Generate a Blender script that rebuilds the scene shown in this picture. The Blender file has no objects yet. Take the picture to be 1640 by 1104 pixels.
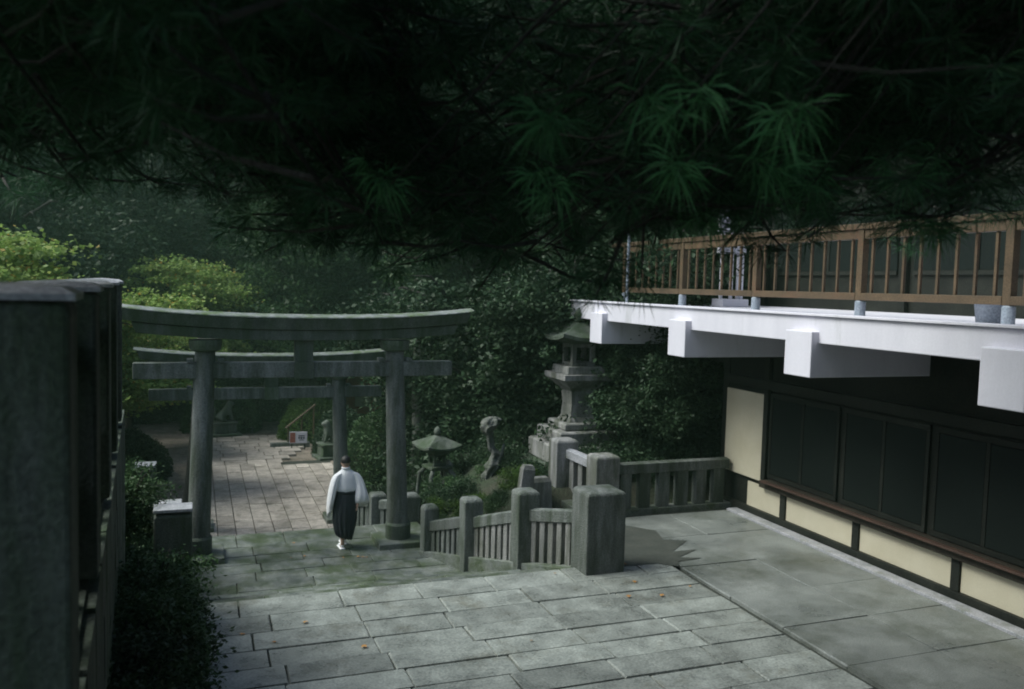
import bpy, bmesh, math, random
import numpy as np
from mathutils import Vector, Matrix
random.seed(7)
S = bpy.context.scene
COL = S.collection
rad = math.radians

# ------------------------------------------------------------------ camera
cam_d = bpy.data.cameras.new('camera'); cam = bpy.data.objects.new('camera', cam_d); COL.objects.link(cam)
cam_d.lens = 30; cam_d.sensor_width = 36; cam_d.clip_start = 0.05; cam_d.clip_end = 400
cam.matrix_world = Matrix.Translation((0, 0, 4.1)) @ Matrix.Rotation(rad(-20.4), 4, 'Z') @ Matrix.Rotation(rad(90 - 3.93), 4, 'X') @ Matrix.Rotation(rad(1.5), 4, 'Z')
cam_d.dof.use_dof = True; cam_d.dof.focus_distance = 11.0; cam_d.dof.aperture_fstop = 2.2
S.camera = cam
# ------------------------------------------------------------------ world and sun
SUN_EL, SUN_AZ = 52.0, -75.0          # azimuth from +Y towards +X
w = bpy.data.worlds.new('World'); S.world = w; w.use_nodes = True
nt = w.node_tree
bg = nt.nodes['Background']
sky = nt.nodes.new('ShaderNodeTexSky'); sky.sky_type = 'NISHITA'; sky.sun_disc = False
sky.sun_elevation = rad(SUN_EL); sky.sun_rotation = rad(SUN_AZ); sky.air_density = 1.0; sky.dust_density = 3.0
nt.links.new(sky.outputs[0], bg.inputs[0]); bg.inputs[1].default_value = 0.06
sl = bpy.data.lights.new('sun', 'SUN'); sun = bpy.data.objects.new('sun', sl); COL.objects.link(sun)
sl.energy = 1.5; sl.angle = rad(32); sl.color = (.93, 1.0, .93)
sd = Vector((math.sin(rad(SUN_AZ)) * math.cos(rad(SUN_EL)), math.cos(rad(SUN_AZ)) * math.cos(rad(SUN_EL)), math.sin(rad(SUN_EL))))
sun.rotation_euler = sd.to_track_quat('Z', 'Y').to_euler()
sun.location = (0, 0, 30)
# ------------------------------------------------------------------ exposure
S.view_settings.view_transform = 'Standard'; S.view_settings.look = 'None'
S.view_settings.exposure = 1.4; S.view_settings.gamma = 1.0; S.view_settings.use_curve_mapping = False
S.render.engine = 'CYCLES'
S.cycles.filter_width = 1.9
S.cycles.max_bounces = 6

# ------------------------------------------------------------------ materials
def mat(name, c1, c2, rough=0.8, scale=3.0, bump=0.3, c3=None, c3_amt=0.45, rnd=0.25, fine=60.0, rough2=None, streak=False, bdist=0.01, grain=.3):
    """two-tone stone/wood/earth: large noise mixes c1/c2, optional third (moss, dirt) patches, per-object value shift, fine grain"""
    m = bpy.data.materials.new(name); m.use_nodes = True
    t = m.node_tree; N = t.nodes; L = t.links; p = N['Principled BSDF']
    geo = N.new('ShaderNodeNewGeometry'); mp = N.new('ShaderNodeMapping'); L.new(geo.outputs['Position'], mp.inputs[0])
    if streak: mp.inputs['Scale'].default_value = (1, 1, 0.18)
    n1 = N.new('ShaderNodeTexNoise'); n1.inputs['Scale'].default_value = scale; n1.inputs['Detail'].default_value = 8; n1.inputs['Roughness'].default_value = .65
    L.new(mp.outputs[0], n1.inputs['Vector'])
    r1 = N.new('ShaderNodeMapRange'); r1.inputs[1].default_value = .35; r1.inputs[2].default_value = .65; L.new(n1.outputs[0], r1.inputs[0])
    mx = N.new('ShaderNodeMix'); mx.data_type = 'RGBA'; mx.inputs[6].default_value = (*c1, 1); mx.inputs[7].default_value = (*c2, 1); L.new(r1.outputs[0], mx.inputs[0])
    out = mx.outputs[2]
    if c3:
        n3 = N.new('ShaderNodeTexNoise'); n3.inputs['Scale'].default_value = scale * .7; n3.inputs['Detail'].default_value = 10; n3.inputs['Roughness'].default_value = .7
        n3.noise_dimensions = '4D'; n3.inputs['W'].default_value = 4.3
        L.new(mp.outputs[0], n3.inputs['Vector'])
        r3 = N.new('ShaderNodeMapRange'); r3.inputs[1].default_value = 1 - c3_amt - .08; r3.inputs[2].default_value = 1 - c3_amt + .1; L.new(n3.outputs[0], r3.inputs[0])
        m3 = N.new('ShaderNodeMix'); m3.data_type = 'RGBA'; m3.inputs[7].default_value = (*c3, 1); L.new(out, m3.inputs[6]); L.new(r3.outputs[0], m3.inputs[0])
        out = m3.outputs[2]
    nf = N.new('ShaderNodeTexNoise'); nf.inputs['Scale'].default_value = fine; nf.inputs['Detail'].default_value = 4; L.new(geo.outputs['Position'], nf.inputs['Vector'])
    oi = N.new('ShaderNodeObjectInfo')
    a = N.new('ShaderNodeMapRange'); a.inputs[3].default_value = 1 - rnd; a.inputs[4].default_value = 1 + rnd; L.new(oi.outputs['Random'], a.inputs[0])
    b = N.new('ShaderNodeMapRange'); b.inputs[1].default_value = .3; b.inputs[2].default_value = .7; b.inputs[3].default_value = 1 - grain; b.inputs[4].default_value = 1 + grain; L.new(nf.outputs[0], b.inputs[0])
    mu = N.new('ShaderNodeMath'); mu.operation = 'MULTIPLY'; L.new(a.outputs[0], mu.inputs[0]); L.new(b.outputs[0], mu.inputs[1])
    vm = N.new('ShaderNodeVectorMath'); vm.operation = 'SCALE'; L.new(out, vm.inputs[0]); L.new(mu.outputs[0], vm.inputs['Scale'])
    L.new(vm.outputs[0], p.inputs['Base Color'])
    if rough2 is not None:
        rr = N.new('ShaderNodeMapRange'); rr.inputs[3].default_value = rough; rr.inputs[4].default_value = rough2; L.new(r1.outputs[0], rr.inputs[0]); L.new(rr.outputs[0], p.inputs['Roughness'])
    else: p.inputs['Roughness'].default_value = rough
    if bump:
        ad = N.new('ShaderNodeMath'); ad.operation = 'ADD'; L.new(n1.outputs[0], ad.inputs[0]); L.new(nf.outputs[0], ad.inputs[1])
        bp = N.new('ShaderNodeBump'); bp.inputs['Strength'].default_value = bump; bp.inputs['Distance'].default_value = bdist; L.new(ad.outputs[0], bp.inputs['Height']); L.new(bp.outputs[0], p.inputs['Normal'])
    return m

def leafmat(name, c1, c2, rough=.5, trans=.3, c3=None):
    m = bpy.data.materials.new(name); m.use_nodes = True
    t = m.node_tree; N = t.nodes; L = t.links; p = N['Principled BSDF']; o = N['Material Output']
    g = N.new('ShaderNodeNewGeometry')
    cr = N.new('ShaderNodeValToRGB'); cr.color_ramp.elements[0].color = (*c1, 1); cr.color_ramp.elements[1].color = (*c2, 1)
    if c3:
        e = cr.color_ramp.elements.new(.93); e.color = (*c2, 1); cr.color_ramp.elements[-1].color = (*c3, 1)
    L.new(g.outputs['Random Per Island'], cr.inputs[0])
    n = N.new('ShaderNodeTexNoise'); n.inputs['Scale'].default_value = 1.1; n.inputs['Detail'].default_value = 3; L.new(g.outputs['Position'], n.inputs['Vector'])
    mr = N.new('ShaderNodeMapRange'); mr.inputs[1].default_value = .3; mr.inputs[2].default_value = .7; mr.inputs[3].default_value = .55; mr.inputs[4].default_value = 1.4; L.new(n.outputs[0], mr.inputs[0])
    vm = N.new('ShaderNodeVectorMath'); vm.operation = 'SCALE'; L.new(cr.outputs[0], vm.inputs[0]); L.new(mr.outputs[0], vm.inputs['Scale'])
    L.new(vm.outputs[0], p.inputs['Base Color']); p.inputs['Roughness'].default_value = rough; p.inputs['Specular IOR Level'].default_value = .22
    tr = N.new('ShaderNodeBsdfTranslucent'); L.new(vm.outputs[0], tr.inputs[0])
    ms = N.new('ShaderNodeMixShader'); ms.inputs[0].default_value = trans; L.new(p.outputs[0], ms.inputs[1]); L.new(tr.outputs[0], ms.inputs[2]); L.new(ms.outputs[0], o.inputs[0])
    return m

MOSS = (.028, .045, .018)
M = {}
M['paving'] = mat('wet_paving_stone', (.155, .168, .158), (.27, .29, .272), .20, 2.4, .4, (.11, .108, .085), .38, .26, 35, rough2=.5)
M['paving_far'] = mat('dry_paving_stone', (.32, .285, .255), (.48, .43, .385), .55, 3.0, .3, (.17, .155, .125), .42, .22, 30)
M['concrete'] = mat('wet_concrete_floor', (.13, .142, .138), (.215, .23, .22), .24, 1.0, .25, (.075, .085, .07), .45, .10, 60, rough2=.6)
M['step'] = mat('mossy_step_stone', (.09, .105, .098), (.185, .20, .185), .34, 3.0, .5, (.055, .075, .04), .5, .25, 40, rough2=.7)
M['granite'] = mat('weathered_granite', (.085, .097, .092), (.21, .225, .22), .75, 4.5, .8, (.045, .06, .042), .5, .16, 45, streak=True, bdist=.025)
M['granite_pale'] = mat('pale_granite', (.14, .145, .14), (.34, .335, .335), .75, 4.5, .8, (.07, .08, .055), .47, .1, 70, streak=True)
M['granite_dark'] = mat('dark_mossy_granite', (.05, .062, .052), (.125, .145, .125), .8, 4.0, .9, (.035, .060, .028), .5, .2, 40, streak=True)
M['cap'] = mat('wet_stone_cap', (.26, .27, .29), (.42, .42, .45), .4, 5.0, .3, (.14, .16, .12), .4, .2, 50)
M['mossy_cap'] = mat('mossy_wet_cap', (.11, .13, .12), (.26, .27, .27), .5, 5.0, .5, (.07, .11, .03), .47, .2, 50)
M['white'] = mat('white_painted_concrete', (.63, .62, .70), (.71, .70, .78), .6, 2.2, .10, (.42, .43, .45), .36, .03, 40, streak=True, grain=.03)
M['cream'] = mat('cream_plaster', (.46, .42, .31), (.52, .48, .37), .8, 1.5, .1, (.40, .36, .27), .35, .05, 50, grain=.04)
M['rail_wood'] = mat('stained_rail_wood', (.062, .042, .023), (.10, .066, .035), .55, 3, .3, (.11, .055, .03), .4, .12, 50)
M['dark_wood'] = mat('dark_timber', (.016, .018, .016), (.026, .028, .024), .5, 2, .3, None, .4, .15, 40)
M['ledge'] = mat('worn_ledge_wood', (.03, .027, .023), (.05, .045, .036), .45, 3, .2, None, .4, .1, 40)
M['ledge_edge'] = mat('reddish_ledge_strip', (.055, .032, .023), (.08, .042, .03), .6, 3, .2, None, .4, .1, 40)
M['shoe'] = mat('blue_grey_metal', (.20, .24, .29), (.26, .30, .36), .5, 3, .1, None, .4, .05, 40)
M['earth'] = mat('leaf_littered_earth', (.03, .03, .02), (.055, .05, .035), .95, 1.2, .9, (.025, .04, .018), .55, .05, 25, bdist=.05)
M['hill'] = mat('dark_forest_floor', (.02, .026, .015), (.04, .045, .025), .95, .6, .9, (.012, .02, .01), .5, .05, 5, bdist=.2)
M['gravel'] = mat('brown_gravel', (.17, .14, .115), (.27, .23, .19), .95, 2.0, .8, (.10, .085, .06), .45, .05, 14, bdist=.03)
M['bark'] = mat('rough_bark', (.018, .017, .014), (.045, .042, .036), .9, 6, .9, None, .4, .2, 30, streak=True, bdist=.03)
M['bark_pale'] = mat('grey_bark', (.07, .078, .07), (.15, .155, .145), .9, 6, .9, (.06, .075, .05), .45, .1, 30, bdist=.03)
M['cloth'] = mat('white_cotton', (.80, .81, .84), (.86, .87, .89), .85, 9, .3, None, .4, .02, 90, grain=.04)
M['hakama'] = mat('dark_hakama_cloth', (.012, .016, .024), (.022, .028, .038), .8, 7, .3, None, .4, .02, 80)
M['skin'] = mat('skin', (.42, .27, .20), (.50, .33, .25), .6, 8, .05, None, .4, .0, 60)
M['hair'] = mat('black_hair', (.012, .010, .010), (.022, .018, .016), .5, 20, .4, None, .4, .0, 120)
M['vermilion'] = mat('faded_vermilion', (.30, .075, .035), (.38, .10, .05), .7, 2, .1, None, .4, .05, 40)
M['roof'] = mat('dark_roof_tile', (.03, .035, .035), (.055, .06, .06), .6, 3, .3, None, .4, .1, 40)
M['print_red'] = mat('sign_red_print', (.30, .09, .07), (.36, .12, .09), .6, 3, .0, None, .4, 0, 40)
M['print_dark'] = mat('sign_dark_print', (.03, .035, .06), (.04, .045, .07), .6, 3, .0, None, .4, 0, 40)
M['leaf_litter'] = mat('orange_leaf', (.30, .13, .03), (.38, .20, .05), .7, 9, .0, None, .4, .3, 40)
M['floor_patch'] = mat('dark_patch', (.06, .066, .06), (.085, .09, .08), .3, 4, .2, None, .4, .05, 40)
M['joint'] = mat('dark_joint', (.02, .024, .02), (.035, .04, .03), .9, 4, .3, None, .4, .05, 40)
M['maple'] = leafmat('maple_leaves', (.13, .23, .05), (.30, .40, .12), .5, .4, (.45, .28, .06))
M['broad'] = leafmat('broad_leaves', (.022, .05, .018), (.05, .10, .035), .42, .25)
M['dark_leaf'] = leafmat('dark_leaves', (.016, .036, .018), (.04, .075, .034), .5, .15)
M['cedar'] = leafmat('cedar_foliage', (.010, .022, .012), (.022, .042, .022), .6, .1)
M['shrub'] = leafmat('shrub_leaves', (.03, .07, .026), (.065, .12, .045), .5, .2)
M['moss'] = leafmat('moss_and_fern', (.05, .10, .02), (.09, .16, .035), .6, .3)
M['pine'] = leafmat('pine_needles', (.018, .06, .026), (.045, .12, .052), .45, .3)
gl = bpy.data.materials.new('dark_window_glass'); gl.use_nodes = True
gp = gl.node_tree.nodes['Principled BSDF']; gp.inputs['Base Color'].default_value = (.012, .016, .015, 1); gp.inputs['Roughness'].default_value = .5; gp.inputs['Specular IOR Level'].default_value = .06
M['glass'] = gl

for k_ in ('dark_wood', 'ledge', 'hill'): M[k_].node_tree.nodes['Principled BSDF'].inputs['Specular IOR Level'].default_value = .1
# ------------------------------------------------------------------ mesh helpers
class MB:
    def __init__(s): s.v = []; s.f = []; s.smooth = False
    def box(s, x0, x1, y0, y1, z0, z1, T=None):
        n = len(s.v); P = [(x0, y0, z0), (x1, y0, z0), (x1, y1, z0), (x0, y1, z0), (x0, y0, z1), (x1, y0, z1), (x1, y1, z1), (x0, y1, z1)]
        if T: P = [tuple(T @ Vector(p)) for p in P]
        s.v += P; s.f += [tuple(n + i for i in q) for q in ((0, 3, 2, 1), (4, 5, 6, 7), (0, 1, 5, 4), (1, 2, 6, 5), (2, 3, 7, 6), (3, 0, 4, 7))]; return s
    def loft(s, rings, cap=True):
        n = len(s.v); k = len(rings[0])
        for r in rings: s.v += [tuple(p) for p in r]
        for i in range(len(rings) - 1):
            for j in range(k):
                a = n + i * k + j; b = n + i * k + (j + 1) % k
                s.f.append((a, b, b + k, a + k))
        if cap: s.f.append(tuple(n + j for j in reversed(range(k)))); s.f.append(tuple(n + (len(rings) - 1) * k + j for j in range(k)))
        return s
    def tube(s, pts, rs, k=10):
        rings = []
        pts = [Vector(p) for p in pts]
        for i, p in enumerate(pts):
            d = (pts[min(i + 1, len(pts) - 1)] - pts[max(i - 1, 0)]).normalized()
            u = d.cross(Vector((0.13, 1, 0.07))).normalized(); w_ = d.cross(u).normalized()
            r = rs[i] if hasattr(rs, '__len__') else rs
            rings.append([p + (u * math.cos(2 * math.pi * j / k) + w_ * math.sin(2 * math.pi * j / k)) * r for j in range(k)])
        return s.loft(rings)
    def lathe(s, prof, k=24, c=(0, 0)):
        return s.loft([[(c[0] + r * math.cos(2 * math.pi * j / k), c[1] + r * math.sin(2 * math.pi * j / k), z) for j in range(k)] for r, z in prof])
    def sq(s, prof, c=(0, 0), up=0.0):
        """square rings, 16 points; corners lifted by up*level factor"""
        rings = []
        for q in prof:
            hx, hy, z = q[:3]; lift = q[3] if len(q) > 3 else 0
            r = []
            for (ax, ay, bx, by) in ((-1, -1, 1, -1), (1, -1, 1, 1), (1, 1, -1, 1), (-1, 1, -1, -1)):
                for t in range(4):
                    u = t / 4; x = ax + (bx - ax) * u; y = ay + (by - ay) * u
                    e = abs(2 * u - 1) ** 2
                    r.append((c[0] + x * hx, c[1] + y * hy, z + lift * e))
            rings.append(r)
        return s.loft(rings)
    def mesh(s, name, m, smooth=None):
        me = bpy.data.meshes.new(name); me.from_pydata(s.v, [], s.f); me.materials.append(m)
        if smooth if smooth is not None else s.smooth: me.shade_smooth()
        return me
    def build(s, name, m, parent=None, bevel=0, smooth=False, loc=None, label=None):
        o = bpy.data.objects.new(name, s.mesh(name, m, smooth)); COL.objects.link(o)
        if parent: o.parent = parent
        if loc: o.location = loc
        if bevel: bev(o, bevel)
        if label: o['label'] = label
        return o
def bev(o, wd, seg=2):
    b = o.modifiers.new('bevel', 'BEVEL'); b.width = wd; b.segments = seg; b.limit_method = 'ANGLE'
def empty(name, loc, rz=0):
    o = bpy.data.objects.new(name, None); COL.objects.link(o); o.location = loc; o.rotation_euler.z = rz; o.empty_display_size = .2; return o
def tag(o, label, cat, group=None):
    o['label'] = label; o['category'] = cat
    if group: o['group'] = group
    return o
def struct(o): o['kind'] = 'structure'; return o
def inst(name, me, loc, parent=None, rot=(0, 0, 0), sc=(1, 1, 1)):
    o = bpy.data.objects.new(name, me); COL.objects.link(o); o.parent = parent; o.location = loc; o.rotation_euler = rot; o.scale = sc; return o
def copy_tree(o, parent=None):
    c = o.copy(); COL.objects.link(c); c.parent = parent
    for ch in list(o.children): copy_tree(ch, c)
    return c

# ---- leaves
def quads(name, P, m):
    """P: (n,4,3) array of leaf corners"""
    n = len(P); me = bpy.data.meshes.new(name)
    me.vertices.add(n * 4); me.vertices.foreach_set('co', P.reshape(-1).astype(np.float32))
    me.loops.add(n * 4); me.loops.foreach_set('vertex_index', np.arange(n * 4, dtype=np.int32))
    me.polygons.add(n); me.polygons.foreach_set('loop_start', np.arange(0, n * 4, 4, dtype=np.int32)); me.polygons.foreach_set('loop_total', np.full(n, 4, dtype=np.int32))
    me.update(calc_edges=True); me.materials.append(m); return me
def leaves(name, C, size, m, rng, flat=.5, aspect=.55, droop=.2):
    n = len(C)
    d = rng.normal(size=(n, 3)); d[:, 2] *= (1 - flat); d[:, 2] -= droop; d /= np.linalg.norm(d, axis=1)[:, None]
    u = rng.normal(size=(n, 3)); u[:, 2] *= (1 - flat); s_ = np.cross(d, np.cross(u, d)); s_ /= np.linalg.norm(s_, axis=1)[:, None] + 1e-9
    L = size * rng.uniform(.6, 1.3, n)[:, None]; W = L * aspect
    up = np.cross(d, s_) * L * .12
    P = np.stack([C, C + d * L * .5 + s_ * W * .5 + up, C + d * L, C + d * L * .5 - s_ * W * .5 + up], 1)
    return quads(name, P, m)
def crown_points(rng, blobs, nclump, per, clump_r, flat=.45, shell=.55):
    pts = []
    tot = sum(b[3] * b[4] * b[5] for b in blobs)
    for (cx, cy, cz, rx, ry, rz) in blobs:
        k = max(3, int(nclump * rx * ry * rz / tot))
        d = rng.normal(size=(k, 3)); d /= np.linalg.norm(d, axis=1)[:, None]
        r = rng.uniform(shell, 1.0, k) ** .8
        c = np.array([cx, cy, cz]) + d * r[:, None] * np.array([rx, ry, rz])
        cr = clump_r * rng.uniform(.5, 1.4, k)
        q = rng.normal(size=(k, per, 3)) * .55; q[:, :, 2] *= flat
        pts.append((c[:, None, :] + q * cr[:, None, None]).reshape(-1, 3))
    return np.concatenate(pts)

# ================================================================== TERRAIN
def sstep(a, b, x):
    t = max(0, min(1, (x - a) / (b - a))); return t * t * (3 - 2 * t)
def lerp(a, b, t): return a + (b - a) * t
def ground_z(x, y):
    base = -.22 - .85 * sstep(11.0, 13.2, y) - 1.15 * sstep(16.4, 18.6, y) - .1 * sstep(18.4, 19, y)
    # bed on the right beside the stairs
    bed = .28 - 2.3 * sstep(17.0, 23, y)
    right = sstep(3.9 + max(0, (13.9 - y)) * .45, 6.0, x) * sstep(13.9, 14.5, y)
    mid = sstep(4.2, 5.6, x) * sstep(13.2, 14.2, y)
    z = lerp(base, bed, max(right, mid * .6))
    lt = 2.5 * (1 - sstep(9, 17, y)) + -2.2 * sstep(9, 17, y)
    z = lerp(z, lt, sstep(-1.2, -1.9, x) if y < 20 else 0)
    if y > 36: z += .06 * (y - 36) * .5
    if y > 48: z += (y - 48) * .75
    if x > 14 and y > 10: z += (x - 14) * .35 * sstep(10, 20, y)
    z += .05 * math.sin(x * 2.1 + y) * math.sin(y * 1.7) * (1 if y > 19 or x < -2 else .2)
    return z
def grid(name, xs, ys, fz, m):
    v = [(x, y, fz(x, y)) for y in ys for x in xs]; k = len(xs)
    f = [(j * k + i, j * k + i + 1, (j + 1) * k + i + 1, (j + 1) * k + i) for j in range(len(ys) - 1) for i in range(k - 1)]
    me = bpy.data.meshes.new(name); me.from_pydata(v, [], f); me.materials.append(m); me.shade_smooth()
    o = bpy.data.objects.new(name, me); COL.objects.link(o); return o
xs = [-150, -100, -60, -40, -28] + [x * 1.0 for x in range(-20, -3)] + [-3 + i * .35 for i in range(0, 46)] + [13.2 + i * 1.2 for i in range(22)] + [45, 60, 90, 150]
ys = [-60, -30, -12] + [-6 + i * 1.0 for i in range(15)] + [9 + i * .35 for i in range(36)] + [21.8 + i * 1.0 for i in range(32)] + [56, 60, 66, 74, 85, 100]
struct(grid('ground', xs, ys, ground_z, M['earth']))
struct(grid('wooded_hill', [-150, -80, -40, -20, 0, 20, 40, 80, 150], [54, 60, 68, 78, 92, 110], lambda x, y: -1 + (y - 54) * .75 + 2 * math.sin(x * .1 + y * .2), M['hill']))
struct(grid('gravel_court', [-7, -5, -3, -1, 0, 2, 4, 6, 8, 10, 13], [19.2, 22, 26, 30, 34, 36, 38, 42, 46], lambda x, y: -2.02 + (.03 * (y - 36) if y > 36 else 0) + .02 * math.sin(x * 3 + y), M['gravel']))

# ---- chamfered stone units, shared
def stone_unit(m, k):
    r = random.Random(k); mb = MB(); top = .003 if 'concrete' in m.name else .008
    def ring(h, inset): return [((-.5 + inset) + r.uniform(-.008, .008), (-.5 + inset) + r.uniform(-.008, .008), h + r.uniform(-.02, .02)),
                                ((.5 - inset) + r.uniform(-.008, .008), (-.5 + inset) + r.uniform(-.008, .008), h + r.uniform(-.02, .02)),
                                ((.5 - inset) + r.uniform(-.008, .008), (.5 - inset) + r.uniform(-.008, .008), h + r.uniform(-.02, .02)),
                                ((-.5 + inset) + r.uniform(-.008, .008), (.5 - inset) + r.uniform(-.008, .008), h + r.uniform(-.02, .02))]
    mb.loft([ring(-1, .0), ring(-.12, .0), ring(0, top)])
    return mb.mesh('stone', m)
UNITS = {}
def stone(name, mkey, x0, x1, y0, y1, ztop, h, parent, gap=.018, tilt=.35):
    if mkey not in UNITS: UNITS[mkey] = [stone_unit(M[mkey], i) for i in range(8)]
    me = random.choice(UNITS[mkey])
    o = inst(name, me, ((x0 + x1) / 2, (y0 + y1) / 2, ztop + random.uniform(-.006, .006)), parent,
             (rad(random.uniform(-tilt, tilt)) * .5, rad(random.uniform(-tilt, tilt)) * .5, rad(random.uniform(-.25, .25)) + random.choice((0, math.pi))),
             (x1 - x0 - gap, y1 - y0 - gap, h))
    return o

# ================================================================== LANDING (z = 0)
bed = struct(MB().box(-.15, 9.72, 5.2, 11.1, -.30, -.055).box(5.95, 9.72, 11.1, 13.95, -.30, -.055).build('landing_bed', M['joint']))
land = struct(empty('stone_landing', (0, 0, 0)))
rows = [11.17, 10.58, 10.05, 9.56, 9.10, 8.66, 8.22, 7.75, 7.25, 6.75, 6.2]
for i in range(len(rows) - 1):
    x = -.12; off = random.uniform(.35, 1.2)
    x1 = x + off
    while x < 6.62:
        if x1 > 6.2: x1 = 6.66
        stone('paving_stone', 'paving', x, x1, rows[i + 1], rows[i], 0, .12, land)
        x = x1; x1 = x + random.uniform(1.0, 1.3)
# floor beside the building, large flags
y = 6.2; k = 0
side = struct(empty('side_pavement', (0, 0, 0)))
ycuts = [6.2, 7.3, 8.4, 9.5, 10.75, 12.1, 13.4]
for j in range(len(ycuts) - 1):
    for a, b in ((6.78, 8.1), (8.1, 9.36)):
        stone('flagstone', 'concrete', a, b, ycuts[j], ycuts[j + 1], 0, .12, side, gap=.003, tilt=.05)
for a, b, c, d in ((5.95, 6.72, 11.2, 12.4), (5.95, 6.72, 12.4, 13.4)):
    stone('flagstone', 'concrete', a, b, c, d, 0, .12, side, gap=.006, tilt=.1)
struct(MB().box(9.38, 9.60, 5.2, 13.4, -.1, .035).build('wall_kerb', M['cap'], bevel=.008))
# ================================================================== STEPS down to the torii
steps = struct(empty('upper_steps', (0, 0, 0)))
nx = [(-.12, 4.95), (-.12, 4.75), (-.12, 4.55), (-.12, 4.35), (-.12, 4.2)]
Ys = [11.17, 11.66, 12.14, 12.62, 13.1, 13.58]
for i in range(4):
    x = nx[i][0]; zt = -.15 * (i + 1)
    while x < nx[i][1] - .05:
        x1 = min(nx[i][1], x + random.uniform(.85, 1.3))
        if nx[i][1] - x1 < .4: x1 = nx[i][1]
        stone('step_stone', 'step', x, x1, Ys[i] - .02, Ys[i + 1], zt, .3, steps, gap=.008)
        x = x1
low = struct(empty('gate_landing', (0, 0, 0)))
struct(MB().box(-.15, 4.3, 13.1, 16.6, -1.05, -.80).build('gate_landing_bed', M['joint']))
yy = 13.08
while yy < 16.5:
    y1 = min(16.72, yy + random.choice((.45, .5, .55)))
    if 16.72 - y1 < .3: y1 = 16.72
    x = -.12
    while x < 4.15:
        x1 = min(4.25, x + random.uniform(.7, 1.2))
        if 4.25 - x1 < .4: x1 = 4.25
        stone('paving_stone', 'step', x, x1, yy, y1, -.75, .12, low, gap=.012)
        x = x1
    yy = y1
lsteps = struct(empty('lower_steps', (0, 0, 0)))
for i in range(7):
    x = 0
    for q in range(3): stone('step_stone', 'step', q * 1.25, (q + 1) * 1.25 - .01, 16.72 + i * .3, 17.04 + i * .3, -.75 - .15 * (i + 1), .3, lsteps, gap=.006)
# ================================================================== FAR PLAZA (z = -1.95)
far = struct(empty('shrine_path', (0, 0, 0)))
struct(MB().box(-.1, 4.3, 18.9, 29.3, -2.12, -2.012).build('path_bed', M['joint']))
cx = [.02, .50, .92, 1.36, 1.80, 2.22, 2.66, 3.08, 3.5, 3.92, 4.26]
for i in range(len(cx) - 1):
    yv = 18.85 + random.uniform(0, .4)
    y_end = 28.9 if i < 6 else 28.5
    first = True
    y0 = 18.82
    while y0 < y_end - .1:
        y1 = min(y_end, (y0 + random.uniform(.3, .8)) if first else y0 + random.uniform(.62, .95)); first = False
        if y_end - y1 < .35: y1 = y_end
        stone('paving_stone', 'paving_far', cx[i], cx[i + 1], y0, y1, -1.95, .1, far, gap=.02)
        y0 = y1
# older fan-shaped part beyond
fan = struct(empty('old_path', (0, 0, 0)))
yy = 28.95
while yy < 34.2:
    y1 = yy + random.uniform(.5, .7)
    xl = .05 + .0 * (yy - 29); xr = 2.75 + (1.1 * math.sin((yy - 29) / 5.2 * math.pi * .75) if yy > 29.5 else 0)
    x = xl
    while x < xr - .1:
        x1 = min(xr, x + random.uniform(.5, .9))
        if xr - x1 < .25: x1 = xr
        stone('paving_stone', 'paving_far', x, x1, yy, y1, -1.96, .1, fan, gap=.03, tilt=1.0)
        x = x1
    yy = y1

# ================================================================== UPPER TERRACE, camera stairs
struct(MB().box(-1.9, 8, -8, 1.6, -.3, 2.62).build('upper_terrace', M['granite_dark'], bevel=.03))
st = struct(empty('camera_steps', (0, 0, 0)))
for i in range(14):
    MB().box(0, 4.6, 1.58, 1.85 + i * .26, 2.62 - (i + 1) * .187, 2.62 - i * .187 - .004).build('step_stone', M['step'], st) if i < 13 else None
# ================================================================== LEFT RETAINING WALL + FENCE
wall = tag(empty('retaining_wall', (-.30, 2, 0)), 'dark mossy stone retaining wall running along the left of the stairs', 'wall')
dirv = Vector((-.44, 8.4, 0)).normalized(); ang = math.atan2(-dirv.x, dirv.y)
wall.rotation_euler.z = ang
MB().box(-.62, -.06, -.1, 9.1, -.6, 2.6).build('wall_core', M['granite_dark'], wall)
for r in range(7):
    yb = -.1 + (0 if r % 2 else -.25)
    for c in range(14):
        l = random.uniform(.58, .66); 
        if yb + l > 9.2: break
        o = stone('stone_block', 'granite_dark', -.12, .0, yb, yb + l, r * .37 + .36, .36, wall, gap=.02, tilt=.8); yb += .64
fence = tag(empty('stone_fence', (-.30, 2, 2.65)), 'tall dark stone post fence with pale flat caps beside the camera at far left', 'fence')
fence.rotation_euler.z = ang
ypost = [1.0, 2.6, 4.2, 5.8, 7.4]
for i, yp in enumerate(ypost):
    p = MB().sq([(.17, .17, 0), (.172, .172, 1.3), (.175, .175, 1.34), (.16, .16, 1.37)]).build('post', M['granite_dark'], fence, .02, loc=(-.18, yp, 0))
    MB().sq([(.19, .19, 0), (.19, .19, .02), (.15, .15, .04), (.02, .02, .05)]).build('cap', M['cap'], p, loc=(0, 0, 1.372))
    if i:
        y0 = ypost[i - 1] + .19; y1 = yp - .19
        for z in (.35, 1.02): MB().box(-.25, -.13, y0, y1, z, z + .14).build('rail', M['granite_dark'], fence, .01)
        n = int((y1 - y0) / .33)
        for q in range(n): MB().box(-.24, -.14, -.055, .055, .0, 1.018).build('baluster', M['granite_dark'], fence, .01, loc=(0, y0 + (q + .5) * (y1 - y0) / n, 0))

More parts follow.
